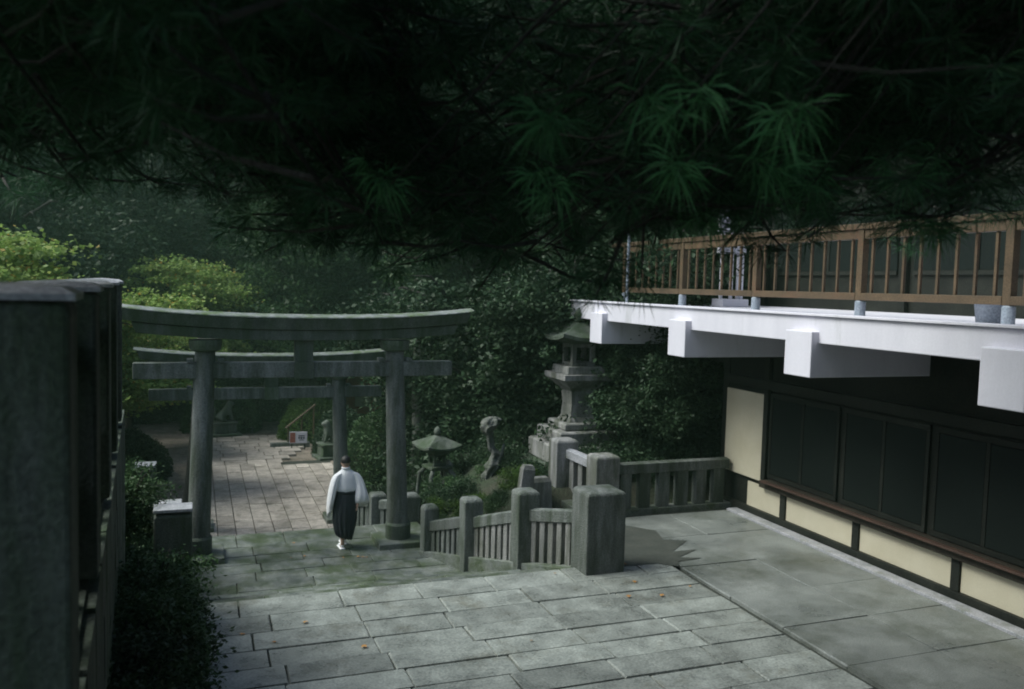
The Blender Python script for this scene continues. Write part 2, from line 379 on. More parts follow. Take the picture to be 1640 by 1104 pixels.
# ================================================================== BALUSTRADES
def post(parent, x0, x1, y0, y1, z0, z1, mk='granite', name='post', label=None):
    hx, hy = (x1 - x0) / 2, (y1 - y0) / 2
    return MB().sq([(hx, hy, z0), (hx, hy, z1 - .05), (hx - .03, hy - .03, z1 - .02), (hx * .5, hy * .5, z1)]).build(name, M[mk], parent, .022, loc=((x0 + x1) / 2, (y0 + y1) / 2, 0), label=label)
def run(parent, p, q, zb0, zb1, zt0, zt1, n, th=.17, rh=.2, bw=.1, bd=.12, mk='granite', mr='granite'):
    """rail and n balusters from p to q (xy), base heights zb, rail top heights zt"""
    p = Vector((*p, 0)); q = Vector((*q, 0)); d = (q - p); L = d.length; d.normalize(); s = Vector((-d.y, d.x, 0)) * th / 2
    mb = MB(); v = []
    for (c, zt) in ((p, zt0), (q, zt1)):
        v.append([c + s + Vector((0, 0, zt - rh)), c - s + Vector((0, 0, zt - rh)), c - s + Vector((0, 0, zt - .02)), c + Vector((0, 0, zt)), c + s + Vector((0, 0, zt - .02))])
    mb.loft(v).build('rail', M[mr], parent, .01)
    a = math.atan2(d.y, d.x)
    for i in range(n):
        t = (i + .5) / n; c = p.lerp(q, t); b = lerp(zb0, zb1, t) - .12; tp = lerp(zt0, zt1, t) - rh + .015
        o = MB().box(-bw / 2, bw / 2, -bd / 2, bd / 2, b, tp).build('baluster', M[mk], parent, .012, loc=(c.x, c.y, 0)); o.rotation_euler.z = a + rad(random.uniform(-3, 3))
bal = tag(empty('stone_balustrade', (5.5, 11.1, 0)), 'low mossy balustrade stepping down right of the stairs from a big square post', 'balustrade')
bal.location = (0, 0, 0)
post(bal, 5.22, 5.84, 10.78, 11.32, -.15, 1.2, 'granite', label='massive square end post at the top of the stairs')
post(bal, 4.70, 5.06, 12.15, 12.5, -.5, .92)
post(bal, 4.22, 4.55, 13.40, 13.72, -.9, .52)
post(bal, 3.84, 4.12, 14.60, 14.88, -1, .12)
run(bal, (5.42, 11.3), (4.95, 12.2), 0, -.28, .82, .64, 6, mk='granite_pale')
run(bal, (4.80, 12.45), (4.44, 13.45), -.32, -.58, .56, .22, 7, mk='granite_pale')
run(bal, (4.30, 13.70), (4.02, 14.62), -.62, -.75, .16, -.14, 6)
MB().box(3.9, 4.3, 14.75, 15.0, -1.1, -.66).build('kerb_stone', M['step'], bal, .01)
struct(MB().loft([[(5.12, 11.2, z), (5.62, 11.2, z), (4.15, 14.95, z - .75), (3.72, 14.95, z - .75)] for z in (-.4, -.02)]).build('stair_kerb', M['step'], bevel=.01))

b2 = tag(empty('stone_balustrade', (0, 0, 0)), 'straight stone balustrade with wide balusters closing the landing beside the building', 'balustrade')
post(b2, 6.72, 7.20, 13.58, 14.0, -.2, 1.10, 'granite_pale', label='corner post with a domed top')
post(b2, 6.44, 6.90, 14.72, 15.12, -.2, 1.2, 'granite_pale', label='taller pale post set back from the corner')
run(b2, (7.2, 13.78), (9.6, 13.78), 0, 0, .92, .92, 6, th=.22, rh=.2, bw=.24, bd=.14)
run(b2, (6.92, 14.0), (6.72, 14.74), .0, .1, .95, 1.03, 3, th=.2, rh=.18, bw=.12, mk='granite_pale', mr='cap')
MB().box(6.4, 9.65, 13.66, 13.9, -.4, .06).build('plinth', M['step'], b2, .01)
MB().box(6.45, 6.95, 13.9, 15.2, -.4, .1).build('plinth', M['step'], b2, .01)

b3 = tag(empty('stone_balustrade', (0, 0, 0)), 'dark stone posts with pale wet tops left of the stairs, half lost in shrubs', 'balustrade')
for (x0, x1, y0, y1, zb, zt) in ((-.52, -.04, 12.0, 12.34, -.3, .97), (-.52, -.2, 13.75, 14.0, -1, .62), (-1.1, -.72, 17.6, 18.0, -1.6, .42)):
    p = post(b3, x0, x1, y0, y1, zb, zt, 'granite_dark')
    MB().box(x0 - .005, x1 + .005, y0 - .005, y1 + .005, zt + .003, zt + .05).build('cap', M['cap'], b3, .01)
run(b3, (-.35, 12.5), (-.4, 13.75), -.3, -.6, .62, .3, 6, mk='granite_dark', mr='granite_dark')
run(b3, (-.4, 14.1), (-.9, 17.6), -.75, -.9, .2, 0, 12, mk='granite_dark', mr='granite_dark')

b4 = tag(empty('stone_balustrade', (0, 0, 0)), 'small stone fence at the lower level between the walking person and the right gate pillar', 'balustrade')
for (x, y, zt) in ((4.15, 16.9, -.2), (3.62, 17.65, -.33), (3.9, 19.4, -.9)):
    post(b4, x - .17, x + .17, y - .17, y + .17, -2.1, zt)
run(b4, (3.1, 18.3), (3.5, 17.75), -1.6, -1.5, -.55, -.45, 5)
run(b4, (3.66, 17.5), (4.05, 17.05), -1.5, -1.4, -.45, -.35, 4)
run(b4, (3.66, 17.8), (3.88, 19.25), -1.6, -1.9, -.5, -1.1, 8)

# ================================================================== TORII
def torii(loc, sc, label, mk='granite'):
    t = tag(empty('torii_gate', loc), label, 'torii gate', 'stone torii gates over the path')
    H = 3.68 + .0
    def col(s_):
        mb = MB(); xb, xt = s_ * 1.76, s_ * 1.64
        rings = []
        for i in range(13):
            z = 3.70 * i / 12; x = lerp(xb, xt, i / 12); r = .195 - .03 * i / 12
            rings.append([(x + r * math.cos(2 * math.pi * j / 28), r * math.sin(2 * math.pi * j / 28), z) for j in range(28)])
        p = mb.loft(rings).build('pillar', M[mk], t, smooth=True)
        MB().loft([[(xt + r * math.cos(2 * math.pi * j / 28), r * math.sin(2 * math.pi * j / 28), z) for j in range(28)] for r, z in ((.19, 3.60), (.25, 3.63), (.27, 3.72), (.27, 3.80))]).build('collar', M['granite_dark'], p, smooth=False)
        MB().loft([[(xb + r * math.cos(2 * math.pi * j / 28), r * math.sin(2 * math.pi * j / 28), z) for j in range(28)] for r, z in ((.235, .05), (.235, .36), (.21, .40))]).build('base_sleeve', M['granite_dark'], p)
        MB().box(xb - .43, xb + .43, -.42, .42, -.12, .10).build('plinth', M['step'], t, .015)
        # wedges in the tie beam
        for q in (-1, 1): MB().box(xt + q * .25 - .05, xt + q * .25 + .05, -.13, .13, 3.415, 3.47).build('wedge', M[mk], p)
    col(-1); col(1)
    MB().box(-2.78, 2.72, -.105, .105, 3.14, 3.41).build('tie_beam', M[mk], t, .012)
    def curved(x0, x1, zb, zt, hy, rise, name, mkk, hy2=None, slant=.08):
        rings = []
        n = 20
        for i in range(n + 1):
            u = -1 + 2 * i / n; x = lerp(x0, x1, (u + 1) / 2); lift = rise * abs(u) ** 2.4
            a = hy2 or hy; sx = slant * u
            rings.append([(x, -hy, zb + lift), (x, hy, zb + lift), (x + sx, a, zt + lift), (x + sx, 0, zt + lift + (.04 if hy2 else 0)), (x + sx, -a, zt + lift)])
        return MB().loft(rings).build(name, M[mkk], t, .01)
    curved(-2.72, 2.72, 3.80, 3.98, .18, .12, 'lower_lintel', 'granite_dark')
    curved(-2.95, 2.95, 3.984, 4.18, .22, .15, 'top_lintel', 'granite_dark', .27)
    curved(-3.02, 3.02, 4.184, 4.215, .29, .153, 'lintel_cap', 'mossy_cap', .28)
    MB().box(-.16, .16, -.10, .10, 3.415, 3.797).build('strut', M['granite_dark'], t, .01)
    MB().box(-.17, .17, -.14, -.107, 3.12, 3.42).build('name_tablet', M['granite_dark'], t, .01)
    return t
t1 = torii((1.80, 15.45, -.75), 1, 'large weathered stone torii gate at the foot of the stairs, nearest the camera')
t2 = copy_tree(t1); t2.location = (1.75, 21.6, -1.95)
t2['label'] = 'second stone torii gate further down the path, seen through the larger one'

# ================================================================== BUILDING (x > 9.7)
hall = tag(empty('shrine_office', (9.7, 14, 0)), 'long dark building at right with cream lower panels under a white edged terrace', 'building')
hall.location = (0, 0, 0)
X = 9.7
MB().box(X + .04, X + .3, 2, 13.98, -.1, 3.4).build('wall', M['dark_wood'], hall)
MB().box(X + .04, 16, 14.0, 14.2, -.1, 3.4).build('end_wall', M['dark_wood'], hall)
MB().box(X - .06, X + .035, 3, 13.9, -.05, .125).build('sill', M['dark_wood'], hall, .006)
MB().box(X - .11, X + .035, 3, 12.75, .58, .70).build('ledge', M['ledge'], hall, .006)
MB().box(X - .20, X - .113, 3, 12.6, .70, .735).build('ledge_strip', M['ledge_edge'], hall, .004)
MB().box(X - .111, X + .035, 3, 12.6, .704, .74).build('ledge_top', M['ledge'], hall)
yb = 13.9; cuts = [13.3, 12.17, 10.40, 8.52, 6.6, 4.7, 3]
for i in range(len(cuts) - 1):
    MB().box(X - .0, X + .03, cuts[i + 1] + .075, cuts[i] - .075, .128, .577).build('cream_panel', M['cream'], hall)
    MB().box(X - .035, X + .034, cuts[i + 1] - .07, cuts[i + 1] + .07, .128, .577).build('short_post', M['dark_wood'], hall, .004)
MB().box(X - .03, X + .03, 12.82, 13.96, .66, 2.25).build('upright_panel', M['cream'], hall, .005, label='tall cream wall panel at the far corner')
MB().box(X - .05, X + .03, 12.68, 12.80, .70, 2.95).build('corner_post', M['dark_wood'], hall, .005)
for i, (a, b) in enumerate(((10.9, 12.66), (9.1, 10.8), (7.3, 9.0), (5.5, 7.2), (3.6, 5.4))):
    w_ = MB(); 
    w_.box(X - .005, X + .03, a, b, .76, .84).box(X - .005, X + .03, a, b, 2.22, 2.30).box(X - .005, X + .03, a, a + .06, .843, 2.217).box(X - .005, X + .03, b - .06, b, .843, 2.217).box(X - .005, X + .03, (a + b) / 2 - .03, (a + b) / 2 + .03, .843, 2.217)
    fr = w_.build('window_frame', M['dark_wood'], hall)
    for q in (0, 1):
        y0 = a + .07 if q == 0 else (a + b) / 2 + .04; y1 = (a + b) / 2 - .04 if q == 0 else b - .07
        MB().box(X + .0, X + .012, y0, y1, .85, 2.21).build('pane', M['glass'], fr)
MB().box(X - .07, X + .03, 3, 14.0, 2.36, 2.52).build('head_beam', M['dark_wood'], hall, .005)
# terrace slab with white edge
ter = tag(empty('white_terrace', (0, 0, 0)), 'white painted concrete terrace edge projecting over the lower walkway', 'terrace')
MB().box(7.78, 7.95, 3.0, 17.25, 3.44, 3.80).build('edge_beam', M['white'], ter, .012)
MB().box(7.74, 7.99, 3.0, 17.27, 3.803, 3.835).build('coping', M['white'], ter, .005)
MB().box(7.953, 12.6, 3.0, 17.2, 3.60, 3.78).build('deck_slab', M['white'], ter, .005)
for yc in (15.70, 12.58, 9.46, 6.32, 3.5):
    MB().box(7.66, 12.0, yc - .25, yc + .29, 2.98, 3.597).build('cross_beam', M['white'], ter, .012)
MB().box(9.75, 10.0, 3, 17.2, 2.7, 3.59).build('ledger_beam', M['dark_wood'], ter)
# railing
rl = tag(empty('wooden_railing', (0, 0, 0)), 'brown wooden railing with thin balusters on blue grey post shoes along the terrace', 'railing')
XR = 8.98
py = [17.0, 14.6, 12.25, 9.8, 7.4, 5.0]
for yc in py:
    MB().box(XR - .055, XR + .055, yc - .055, yc + .055, 4.02, 5.12 if abs(yc - 14.6) < .1 else 5.03).build('railing_post', M['rail_wood'], rl, .006)
    MB().lathe([(.075, 3.782), (.075, 4.0), (.06, 4.018)], 16, (XR, yc)).build('post_shoe', M['shoe'], rl, smooth=False)
for i in range(len(py) - 1):
    y1, y0 = py[i] - .057, py[i + 1] + .057
    MB().box(XR - .06, XR + .06, y0 + .002, y1 - .002, 4.025, 4.13).build('bottom_rail', M['rail_wood'], rl, .006)
    n = 8
    for q in range(n):
        yc = y0 + (q + .5) * (y1 - y0) / n
        MB().box(XR - .018, XR + .018, yc - .018, yc + .018, 4.132, 4.898).build('baluster', M['rail_wood'], rl, loc=None)
MB().box(XR - .07, XR + .07, 4.9, 17.6, 5.035, 5.12).build('cap_rail', M['rail_wood'], rl, .01)
for i in range(len(py) - 1): MB().box(XR - .04, XR + .04, py[i + 1] + .06, py[i] - .06, 4.90, 5.03).build('top_rail', M['rail_wood'], rl, .008)
bk = tag(empty('planter_bucket', (9.3, 7.9, 3.785)), 'blue grey round bucket standing behind the railing on the terrace', 'bucket')
MB().lathe([(.17, 0), (.20, .26), (.215, .27), (.215, .30), (.195, .30), (.16, .05)], 24).build('bucket_body', M['shoe'], bk, smooth=True)
MB().tube([(-.21, 0, .28), (-.15, -.05, .20), (0, -.2, .13), (.15, -.05, .2), (.21, 0, .28)], .008, 6).build('handle', M['shoe'], bk)
# white slatted stand behind the railing
ws = tag(empty('white_stand', (10.5, 15.2, 3.785)), 'white slatted stand on a pale block behind the railing', 'stand')
MB().box(-.32, .32, -.2, .2, 0, .16).build('block', M['white'], ws, .01)
for x in (-.24, 0, .17, .26): MB().box(x - .028, x + .028, -.03, .03, .163, 1.55).build('slat', M['white'], ws, .004)
MB().box(-.34, .32, -.045, .045, 1.10, 1.22).build('cross_bar', M['white'], ws, .004)
MB().box(-.34, -.1, -.04, .04, 1.553, 2.0).build('top_board', M['white'], ws, .004)
# slim pole
pl = tag(empty('metal_pole', (9.35, 17.1, 3.785)), 'thin grey metal pole rising behind the far end of the railing', 'pole')
pl.location = (8.55, 16.1, 3.785)
MB().lathe([(.03, 0), (.03, 2.4), (.024, 2.42)], 12).build('shaft', M['shoe'], pl); MB().lathe([(.07, 0), (.07, .02), (.035, .03)], 12).build('foot_plate', M['shoe'], pl)
# upper storey set back
up = tag(empty('upper_storey', (0, 0, 0)), 'dark timber upper storey set back behind the terrace railing', 'building')
MB().box(12.6, 13.0, 2, 17.0, 3.785, 8.2).build('wall', M['dark_wood'], up)
MB().loft([[(11.6, 1, 7.9), (16.5, 1, 10.4), (16.5, 1, 10.7), (11.6, 1, 8.2)], [(11.6, 17.9, 7.9), (16.5, 17.9, 10.4), (16.5, 17.9, 10.7), (11.6, 17.9, 8.2)]]).build('roof', M['roof'], up)
for yc in (3, 6.2, 9.4, 12.6, 16.8):
    MB().box(12.5, 12.597, yc - .09, yc + .09, 3.785, 7.9).build('post', M['dark_wood'], up, .005)
for a, b in ((3.2, 6.0), (6.4, 9.2), (9.6, 12.4), (12.8, 16.6)):
    wf = MB().box(12.55, 12.597, a, b, 4.5, 4.58).box(12.55, 12.597, a, b, 6.0, 6.08).box(12.55, 12.597, (a + b) / 2 - .03, (a + b) / 2 + .03, 4.583, 5.997).build('window_frame', M['dark_wood'], up)
    MB().box(12.57, 12.585, a, (a + b) / 2 - .035, 4.585, 5.995).build('pane', M['glass'], wf); MB().box(12.57, 12.585, (a + b) / 2 + .035, b, 4.585, 5.995).build('pane', M['glass'], wf)

# ================================================================== TALL LANTERN
ln = tag(empty('stone_lantern', (7.8, 16.8, .0)), 'tall tiered stone lantern with pale shaft behind the balustrade, roof lost in the leaves', 'lantern')
def tier(h, z0, z1, name='base_tier', mk='granite_pale', c=.03):
    MB().sq([(h - c, h - c, z0), (h, h, z0 + c), (h, h, z1 - c), (h - c, h - c, z1)]).build(name, M[mk], ln, .008)
MB().sq([(1.0, 1.0, -.5), (.98, .98, .36)]).build('foundation', M['granite_dark'], ln, .03)
tier(.80, .363, .77); tier(.66, .773, 1.06); tier(.48, 1.063, 1.22)
MB().sq([(.33, .33, 1.223), (.27, .27, 1.32), (.25, .25, 1.6), (.27, .27, 1.88), (.33, .33, 1.95)]).build('shaft', M['granite_pale'], ln, .01)
MB().sq([(.34, .34, 1.953), (.50, .50, 2.10), (.56, .56, 2.14), (.56, .56, 2.26)]).build('platform', M['granite_pale'], ln, .01)
MB().sq([(.44, .44, 2.263), (.42, .42, 2.42)]).build('platform', M['granite_pale'], ln, .01)
fb = MB().box(-.27, .27, -.27, .27, 2.423, 2.50).build('fire_box', M['granite_pale'], ln, .006)
MB().box(-.27, .27, -.27, .27, 2.82, 2.90).build('top_slab', M['granite_pale'], fb, .006)
for sx in (-1, 1):
    for sy in (-1, 1): MB().box(sx * .22 - .05, sx * .22 + .05, sy * .22 - .05, sy * .22 + .05, 2.503, 2.817).build('corner_post', M['granite_pale'], fb, .006)
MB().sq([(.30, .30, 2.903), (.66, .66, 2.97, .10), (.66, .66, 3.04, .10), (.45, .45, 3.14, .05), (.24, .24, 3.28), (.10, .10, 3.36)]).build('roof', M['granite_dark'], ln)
MB().lathe([(.10, 3.363), (.14, 3.40), (.08, 3.43), (.13, 3.50), (.10, 3.60), (.02, 3.68)], 16).build('finial', M['granite_dark'], ln, smooth=True)

# small low lantern right of the gate pillar
sn = tag(empty('stone_lantern', (5.0, 18.0, -.6)), 'small wide roofed stone lantern on legs just right of the gate pillar', 'lantern')
sn.rotation_euler.z = rad(12); sn.scale = (.74, .74, .85)
MB().sq([(.20, .20, 1.12), (.56, .56, 1.28, .08), (.56, .56, 1.33, .08), (.28, .28, 1.53), (.08, .08, 1.62)]).build('roof', M['granite_dark'], sn)
MB().lathe([(.07, 1.622), (.12, 1.70), (.09, 1.79), (.02, 1.85)], 14).build('finial', M['granite_dark'], sn, smooth=True)
fb = MB().box(-.2, .2, -.2, .2, .84, .90).build('fire_box', M['granite_dark'], sn, .006)
MB().box(-.2, .2, -.2, .2, 1.06, 1.118).build('top_slab', M['granite_dark'], fb, .006)
for sx in (-1, 1):
    for sy in (-1, 1):
        MB().box(sx * .15 - .04, sx * .15 + .04, sy * .15 - .04, sy * .15 + .04, .903, 1.057).build('corner_post', M['granite_dark'], fb)
        MB().tube([(sx * .22, sy * .22, .78), (sx * .38, sy * .38, .6), (sx * .42, sy * .42, .1), (sx * .44, sy * .44, -.1)], [.07, .07, .055, .07], 8).build('leg', M['granite'], sn, smooth=True)
MB().sq([(.30, .30, .74), (.34, .34, .77), (.34, .34, .837)]).build('platform', M['granite_dark'], sn, .01)
# slim marker posts in the bed
for (x, y, z0, z1, r, lb) in ((5.25, 18.0, -.9, .22, .09, 'short pale stone marker under the small lantern'), (5.12, 17.4, -.9, -.25, .08, 'lower chipped pale marker in front of the small lantern')):
    m_ = MB().sq([(r, r, z0), (r, r, z1 - .08), (r * .2, r * .2, z1)]).build('stone_marker', M['granite_pale'], None, .01, loc=(x, y, 0)); tag(m_, lb, 'stone marker')
# pale dedication stones behind the balustrade
m_ = MB().sq([(.13, .10, -.2), (.12, .09, .80), (.09, .06, .88)]).build('dedication_stone', M['granite_pale'], None, .01, loc=(5.55, 14.2, 0)); m_.rotation_euler = (0, rad(7), 0)
tag(m_, 'narrow leaning pale stone slab behind the stepped balustrade', 'stone slab')
ds = tag(empty('dedication_stone', (6.0, 14.45, -.1)), 'broad pale inscribed stone block in the bed behind the stepped balustrade', 'stone slab')
MB().sq([(.22, .14, 0), (.21, .13, .1), (.19, .11, .60), (.14, .08, .68)]).build('slab', M['granite_pale'], ds, .015)
MB().sq([(.42, .24, -.3), (.42, .24, -.003)]).build('foot', M['granite'], ds, .02)

# ================================================================== trunk stump
sp = tag(empty('tree_stump', (5.72, 16.4, -.1)), 'gnarled pale lichen covered stump standing among dark shrubs', 'tree stump')
from mathutils import noise as mn
rings = []
ctl = [(0, 0, -.3, .24), (.0, 0, .05, .16), (-.05, 0, .3, .11), (.05, .02, .5, .15), (.10, 0, .72, .12), (0, 0, .88, .07), (-.05, 0, 1.1, .07), (-.10, 0, 1.22, .10), (-.04, 0, 1.36, .16), (.0, 0, 1.46, .14), (.03, 0, 1.52, .05)]
for q in range(len(ctl) - 1):
    for u in range(5):
        f_ = u / 5; x, y, z, r = [lerp(ctl[q][i_], ctl[q + 1][i_], f_) for i_ in range(4)]
        rings.append([(x + r * e_ * math.cos(b_), y + r * e_ * math.sin(b_), z) for b_, e_ in [(2 * math.pi * j / 26, 1 + .75 * mn.noise(Vector((math.cos(2 * math.pi * j / 26) * 2.2, math.sin(2 * math.pi * j / 26) * 2.2, z * 5))) + .35 * mn.noise(Vector((math.cos(2 * math.pi * j / 26) * 6, math.sin(2 * math.pi * j / 26) * 6, z * 14)))) for j in range(26)]])
o = MB().loft(rings).build('stump_wood', M['bark_pale'], sp, smooth=True)
MB().tube([(.05, 0, .6), (.2, -.05, .75), (.24, -.05, .95)], [.06, .045, .02], 8).build('branch_stub', M['bark_pale'], sp, smooth=True)

# ================================================================== skin figures
def skin_obj(name, verts, edges, radii, m, parent, lv=2, root=0):
    me = bpy.data.meshes.new(name); me.from_pydata(verts, edges, []); me.materials.append(m)
    o = bpy.data.objects.new(name, me); COL.objects.link(o); o.parent = parent
    o.modifiers.new('skin', 'SKIN')
    if not me.skin_vertices: me.attributes
    sv = me.skin_vertices[0].data if me.skin_vertices else None
    if sv is None:
        return o
    for i, r in enumerate(radii):
        sv[i].radius = r if hasattr(r, '__len__') else (r, r); sv[i].use_root = (i == root)
    o.modifiers['skin'].use_smooth_shade = True
    s = o.modifiers.new('sub', 'SUBSURF'); s.levels = lv; s.render_levels = lv
    return o
class SK:
    def __init__(s): s.v = []; s.e = []; s.r = []
    def add(s, p, r, par=None):
        s.v.append(p); s.r.append(r); i = len(s.v) - 1
        if par is not None: s.e.append((par, i))
        return i
    def chain(s, pts, par):
        for p, r in pts: par = s.add(p, r, par)
        return par

def person():
    t = tag(empty('person', (2.56, 15.3, -.738)), 'person in white wide sleeved robe and dark pleated trousers walking away under the torii', 'person')
    t.rotation_euler.z = rad(6)
    k = SK()
    pel = k.add((0, 0, .93), (.10, .08))
    ch = k.chain([((0, .01, 1.08), (.10, .08)), ((0, .02, 1.25), (.115, .085)), ((0, .03, 1.35), (.085, .07))], pel)
    nk = k.chain([((0, .035, 1.43), (.052, .055)), ((0, .05, 1.49), (.055, .06)), ((0, .065, 1.56), (.078, .092)), ((0, .065, 1.62), (.074, .088)), ((0, .06, 1.665), (.045, .05))], ch)
    chest = ch
    for s_, hip in ((-1, 0), (1, 0)):
        # arms
        sh = k.add((s_ * .155, .02, 1.33), .042, chest)
        if s_ < 0: pts = [((-.215, .0, 1.12), .035), ((-.27, .03, .90), .028), ((-.28, .04, .80), (.034, .02))]
        else: pts = [((.23, -.03, 1.13), .035), ((.20, -.09, .90), .028), ((.17, -.15, .83), (.034, .02))]
        wr = k.chain(pts, sh)
        wx, wy, wz = k.v[wr]
        for q, ln_ in enumerate((.075, .085, .08, .065)):
            fx = (q - 1.5) * .017
            k.chain([((wx + fx * .3, wy + fx, wz - .04), .0095), ((wx - s_ * .012, wy + fx * 1.05, wz - .04 - ln_ * .5), .0085), ((wx - s_ * .03, wy + fx, wz - .04 - ln_), .0065)], wr)
        k.chain([((wx - s_ * .01, wy + .035, wz - .02), .010), ((wx - s_ * .02, wy + .045, wz - .055), .008)], wr)
    # legs: left forward-planted, right trailing
    k.chain([((-.09, 0, .86), .085), ((-.09, .06, .50), .058), ((-.06, -.02, .12), .036), ((-.06, .0, .05), .038), ((-.06, .10, .03), (.04, .028)), ((-.06, .15, .03), (.03, .02))], pel)
    k.chain([((.09, 0, .86), .085), ((.07, .12, .52), .058), ((.03, .20, .16), .036), ((.03, .22, .09), .038), ((.03, .31, .045), (.04, .028)), ((.03, .36, .035), (.03, .02))], pel)
    # ears and nose
    k.chain([((-.085, .065, 1.57), .014)], nk - 2); k.chain([((.085, .065, 1.57), .014)], nk - 2); k.chain([((0, .165, 1.565), .013)], nk - 2)
    body = skin_obj('body', k.v, k.e, k.r, M['skin'], t)
    for s_ in (-1, 1): MB().lathe([(.003, -.012), (.012, 0), (.003, .012)], 8).build('eye', M['hair'], body, loc=(s_ * .03, .153, 1.585))
    # hair
    mb = MB(); rings = []
    for i in range(9):
        a = -.35 + (math.pi / 2 + .35) * i / 8
        rr = max(.004, math.cos(a)); z = 1.60 + .095 * math.sin(a)
        rings.append([(.090 * rr * math.cos(b), .055 + .102 * rr * math.sin(b) - (.008 if math.sin(b) > 0 else 0), z + (.04 if math.sin(b) > .3 and i < 3 else 0)) for b in [2 * math.pi * j / 20 for j in range(20)]])
    mb.loft(rings).build('hair', M['hair'], t, smooth=True)
    # robe torso
    def ell(cx, cy, z, rx, ry, n=28, fold=0.0, kf=7, ph=0, dz=0): return [(cx + rx * (1 + fold * math.cos(kf * b + ph)) * math.cos(b), cy + ry * (1 + fold * math.cos(kf * b + ph)) * math.sin(b), z + dz * math.cos(b)) for b in [2 * math.pi * j / n for j in range(n)]]
    MB().loft([ell(0, .0, 1.0, .150, .12), ell(0, .0, 1.06, .170, .142, fold=.02), ell(0, .0, 1.10, .195, .158, fold=.03), ell(0, .01, 1.15, .20, .155, fold=.03, ph=1), ell(0, .02, 1.28, .205, .145, fold=.015), ell(0, .025, 1.36, .195, .12), ell(0, .03, 1.41, .13, .095), ell(0, .035, 1.445, .075, .075), ell(0, .035, 1.475, .066, .068)]).build('robe', M['cloth'], t, smooth=True)
    MB().loft([ell(0, .035, 1.455, .079, .079), ell(0, .04, 1.49, .074, .076), ell(0, .04, 1.49, .064, .064), ell(0, .035, 1.455, .064, .064)]).build('collar', M['cloth'], t, smooth=True)
    # sleeves: ring = (centre along arm, half depth, drop)
    def sleeve(pts):
        R = []
        n = 24
        for i_, (x, y, z, hx, hy) in enumerate(pts):
            f_ = .02 + .02 * i_
            R.append([(x + hx * (1 + f_ * math.cos(5 * b)) * math.cos(b), y + hy * (1 + f_ * math.cos(7 * b + i_ * .4)) * math.sin(b), z - (.02 * i_) * math.sin(b)) for b in [2 * math.pi * j / n for j in range(n)]])
        x, y, z, hx, hy = pts[-1]
        R.append([(x + .8 * hx * math.cos(b), y + .8 * hy * math.sin(b), z + .03) for b in [2 * math.pi * j / n for j in range(n)]])
        o = MB().loft(R).build('sleeve', M['cloth'], t, smooth=True)
        s = o.modifiers.new('s', 'SUBSURF'); s.levels = 1; s.render_levels = 1
    sleeve([(-.08, .02, 1.40, .05, .06), (-.14, .015, 1.375, .08, .09), (-.19, .01, 1.30, .08, .11), (-.225, 0, 1.17, .078, .13), (-.255, .02, 1.02, .070, .15), (-.275, .03, .86, .060, .16), (-.285, .04, .72, .045, .13), (-.285, .045, .64, .025, .09)])
    sleeve([(.08, .02, 1.40, .05, .06), (.14, .01, 1.375, .08, .09), (.195, .0, 1.30, .085, .11), (.235, -.02, 1.17, .095, .13), (.25, -.05, 1.02, .115, .15), (.26, -.07, .89, .145, .16), (.255, -.08, .80, .135, .14)])
    # hakama with pleats
    MB().loft([ell(0, .0, 1.055, .168, .138, 56), ell(0, .0, 1.0, .182, .15, 56, fold=.02, kf=12), ell(0, .0, .90, .20, .17, 56, .04, 14), ell(-.01, .02, .70, .215, .20, 56, .06, 14), ell(-.01, .05, .50, .205, .22, 56, .08, 14), ell(-.01, .07, .33, .165, .23, 56, .12, 14), ell(-.015, .08, .20, .13, .22, 56, .15, 14, dz=-.04), ell(-.015, .08, .21, .10, .19, 56, .15, 14)]).build('hakama', M['hakama'], t, smooth=True)
    MB().loft([ell(0, 0, 1.02, .182, .150), ell(0, 0, 1.075, .178, .147), ell(0, 0, 1.075, .165, .13), ell(0, 0, 1.02, .165, .13)]).build('waistband', M['hakama'], t, smooth=True)
    for (x, y, z, rx) in ((-.06, .03, .028, 0), (.03, .25, .045, rad(-14))):
        f = MB().loft([[(x + a * hx, y + yy_, z2) for (a, z2) in ((-1, z - .012), (1, z - .012), (.8, z + hh), (-.8, z + hh))] for (yy_, hx, hh) in ((-.07, .03, .07), (-.03, .042, .085), (.04, .045, .06), (.12, .046, .035), (.17, .035, .02))]).build('sock', M['cloth'], t, smooth=True)
        s = f.modifiers.new('s', 'SUBSURF'); s.levels = 1; s.render_levels = 2
        MB().box(x - .045, x + .045, y - .085, y + .185, z - .04, z - .014).build('sandal', M['cloth'], f, .01)
    return t
person()

def komainu(loc, rz, label):
    t = tag(empty('guardian_lion', loc), label, 'statue', 'guardian lion statues by the path'); t.rotation_euler.z = rz; t.scale = (.88,) * 3
    MB().sq([(.55, .65, -.2), (.55, .65, .12), (.45, .55, .14)]).build('pedestal', M['granite_dark'], t, .02)
    MB().sq([(.38, .48, .143), (.36, .46, .50), (.42, .52, .55), (.42, .52, .62)]).build('pedestal', M['granite_dark'], t, .015)
    k = SK()
    p = k.add((0, -.22, .80), (.17, .17))
    c = k.chain([((0, -.08, .95), (.17, .16)), ((0, .08, 1.10), (.16, .16)), ((0, .16, 1.25), (.14, .14))], p)
    h = k.chain([((0, .22, 1.40), (.15, .15)), ((0, .36, 1.38), (.10, .09)), ((0, .42, 1.35), (.06, .05))], c)
    for s in (-1, 1):
        k.chain([((s * .11, .24, .98), .07), ((s * .12, .30, .75), .055), ((s * .12, .34, .66), (.065, .05))], 2)
        k.chain([((s * .18, -.12, .74), .10), ((s * .18, .08, .68), .06)], p)
        k.chain([((s * .12, .20, 1.52), .035)], c + 1)
    k.chain([((0, -.40, .85), .07), ((0, -.44, 1.05), .10), ((0, -.38, 1.25), .05)], p)
    skin_obj('lion', k.v, k.e, k.r, M['granite_dark'], t)
    return t
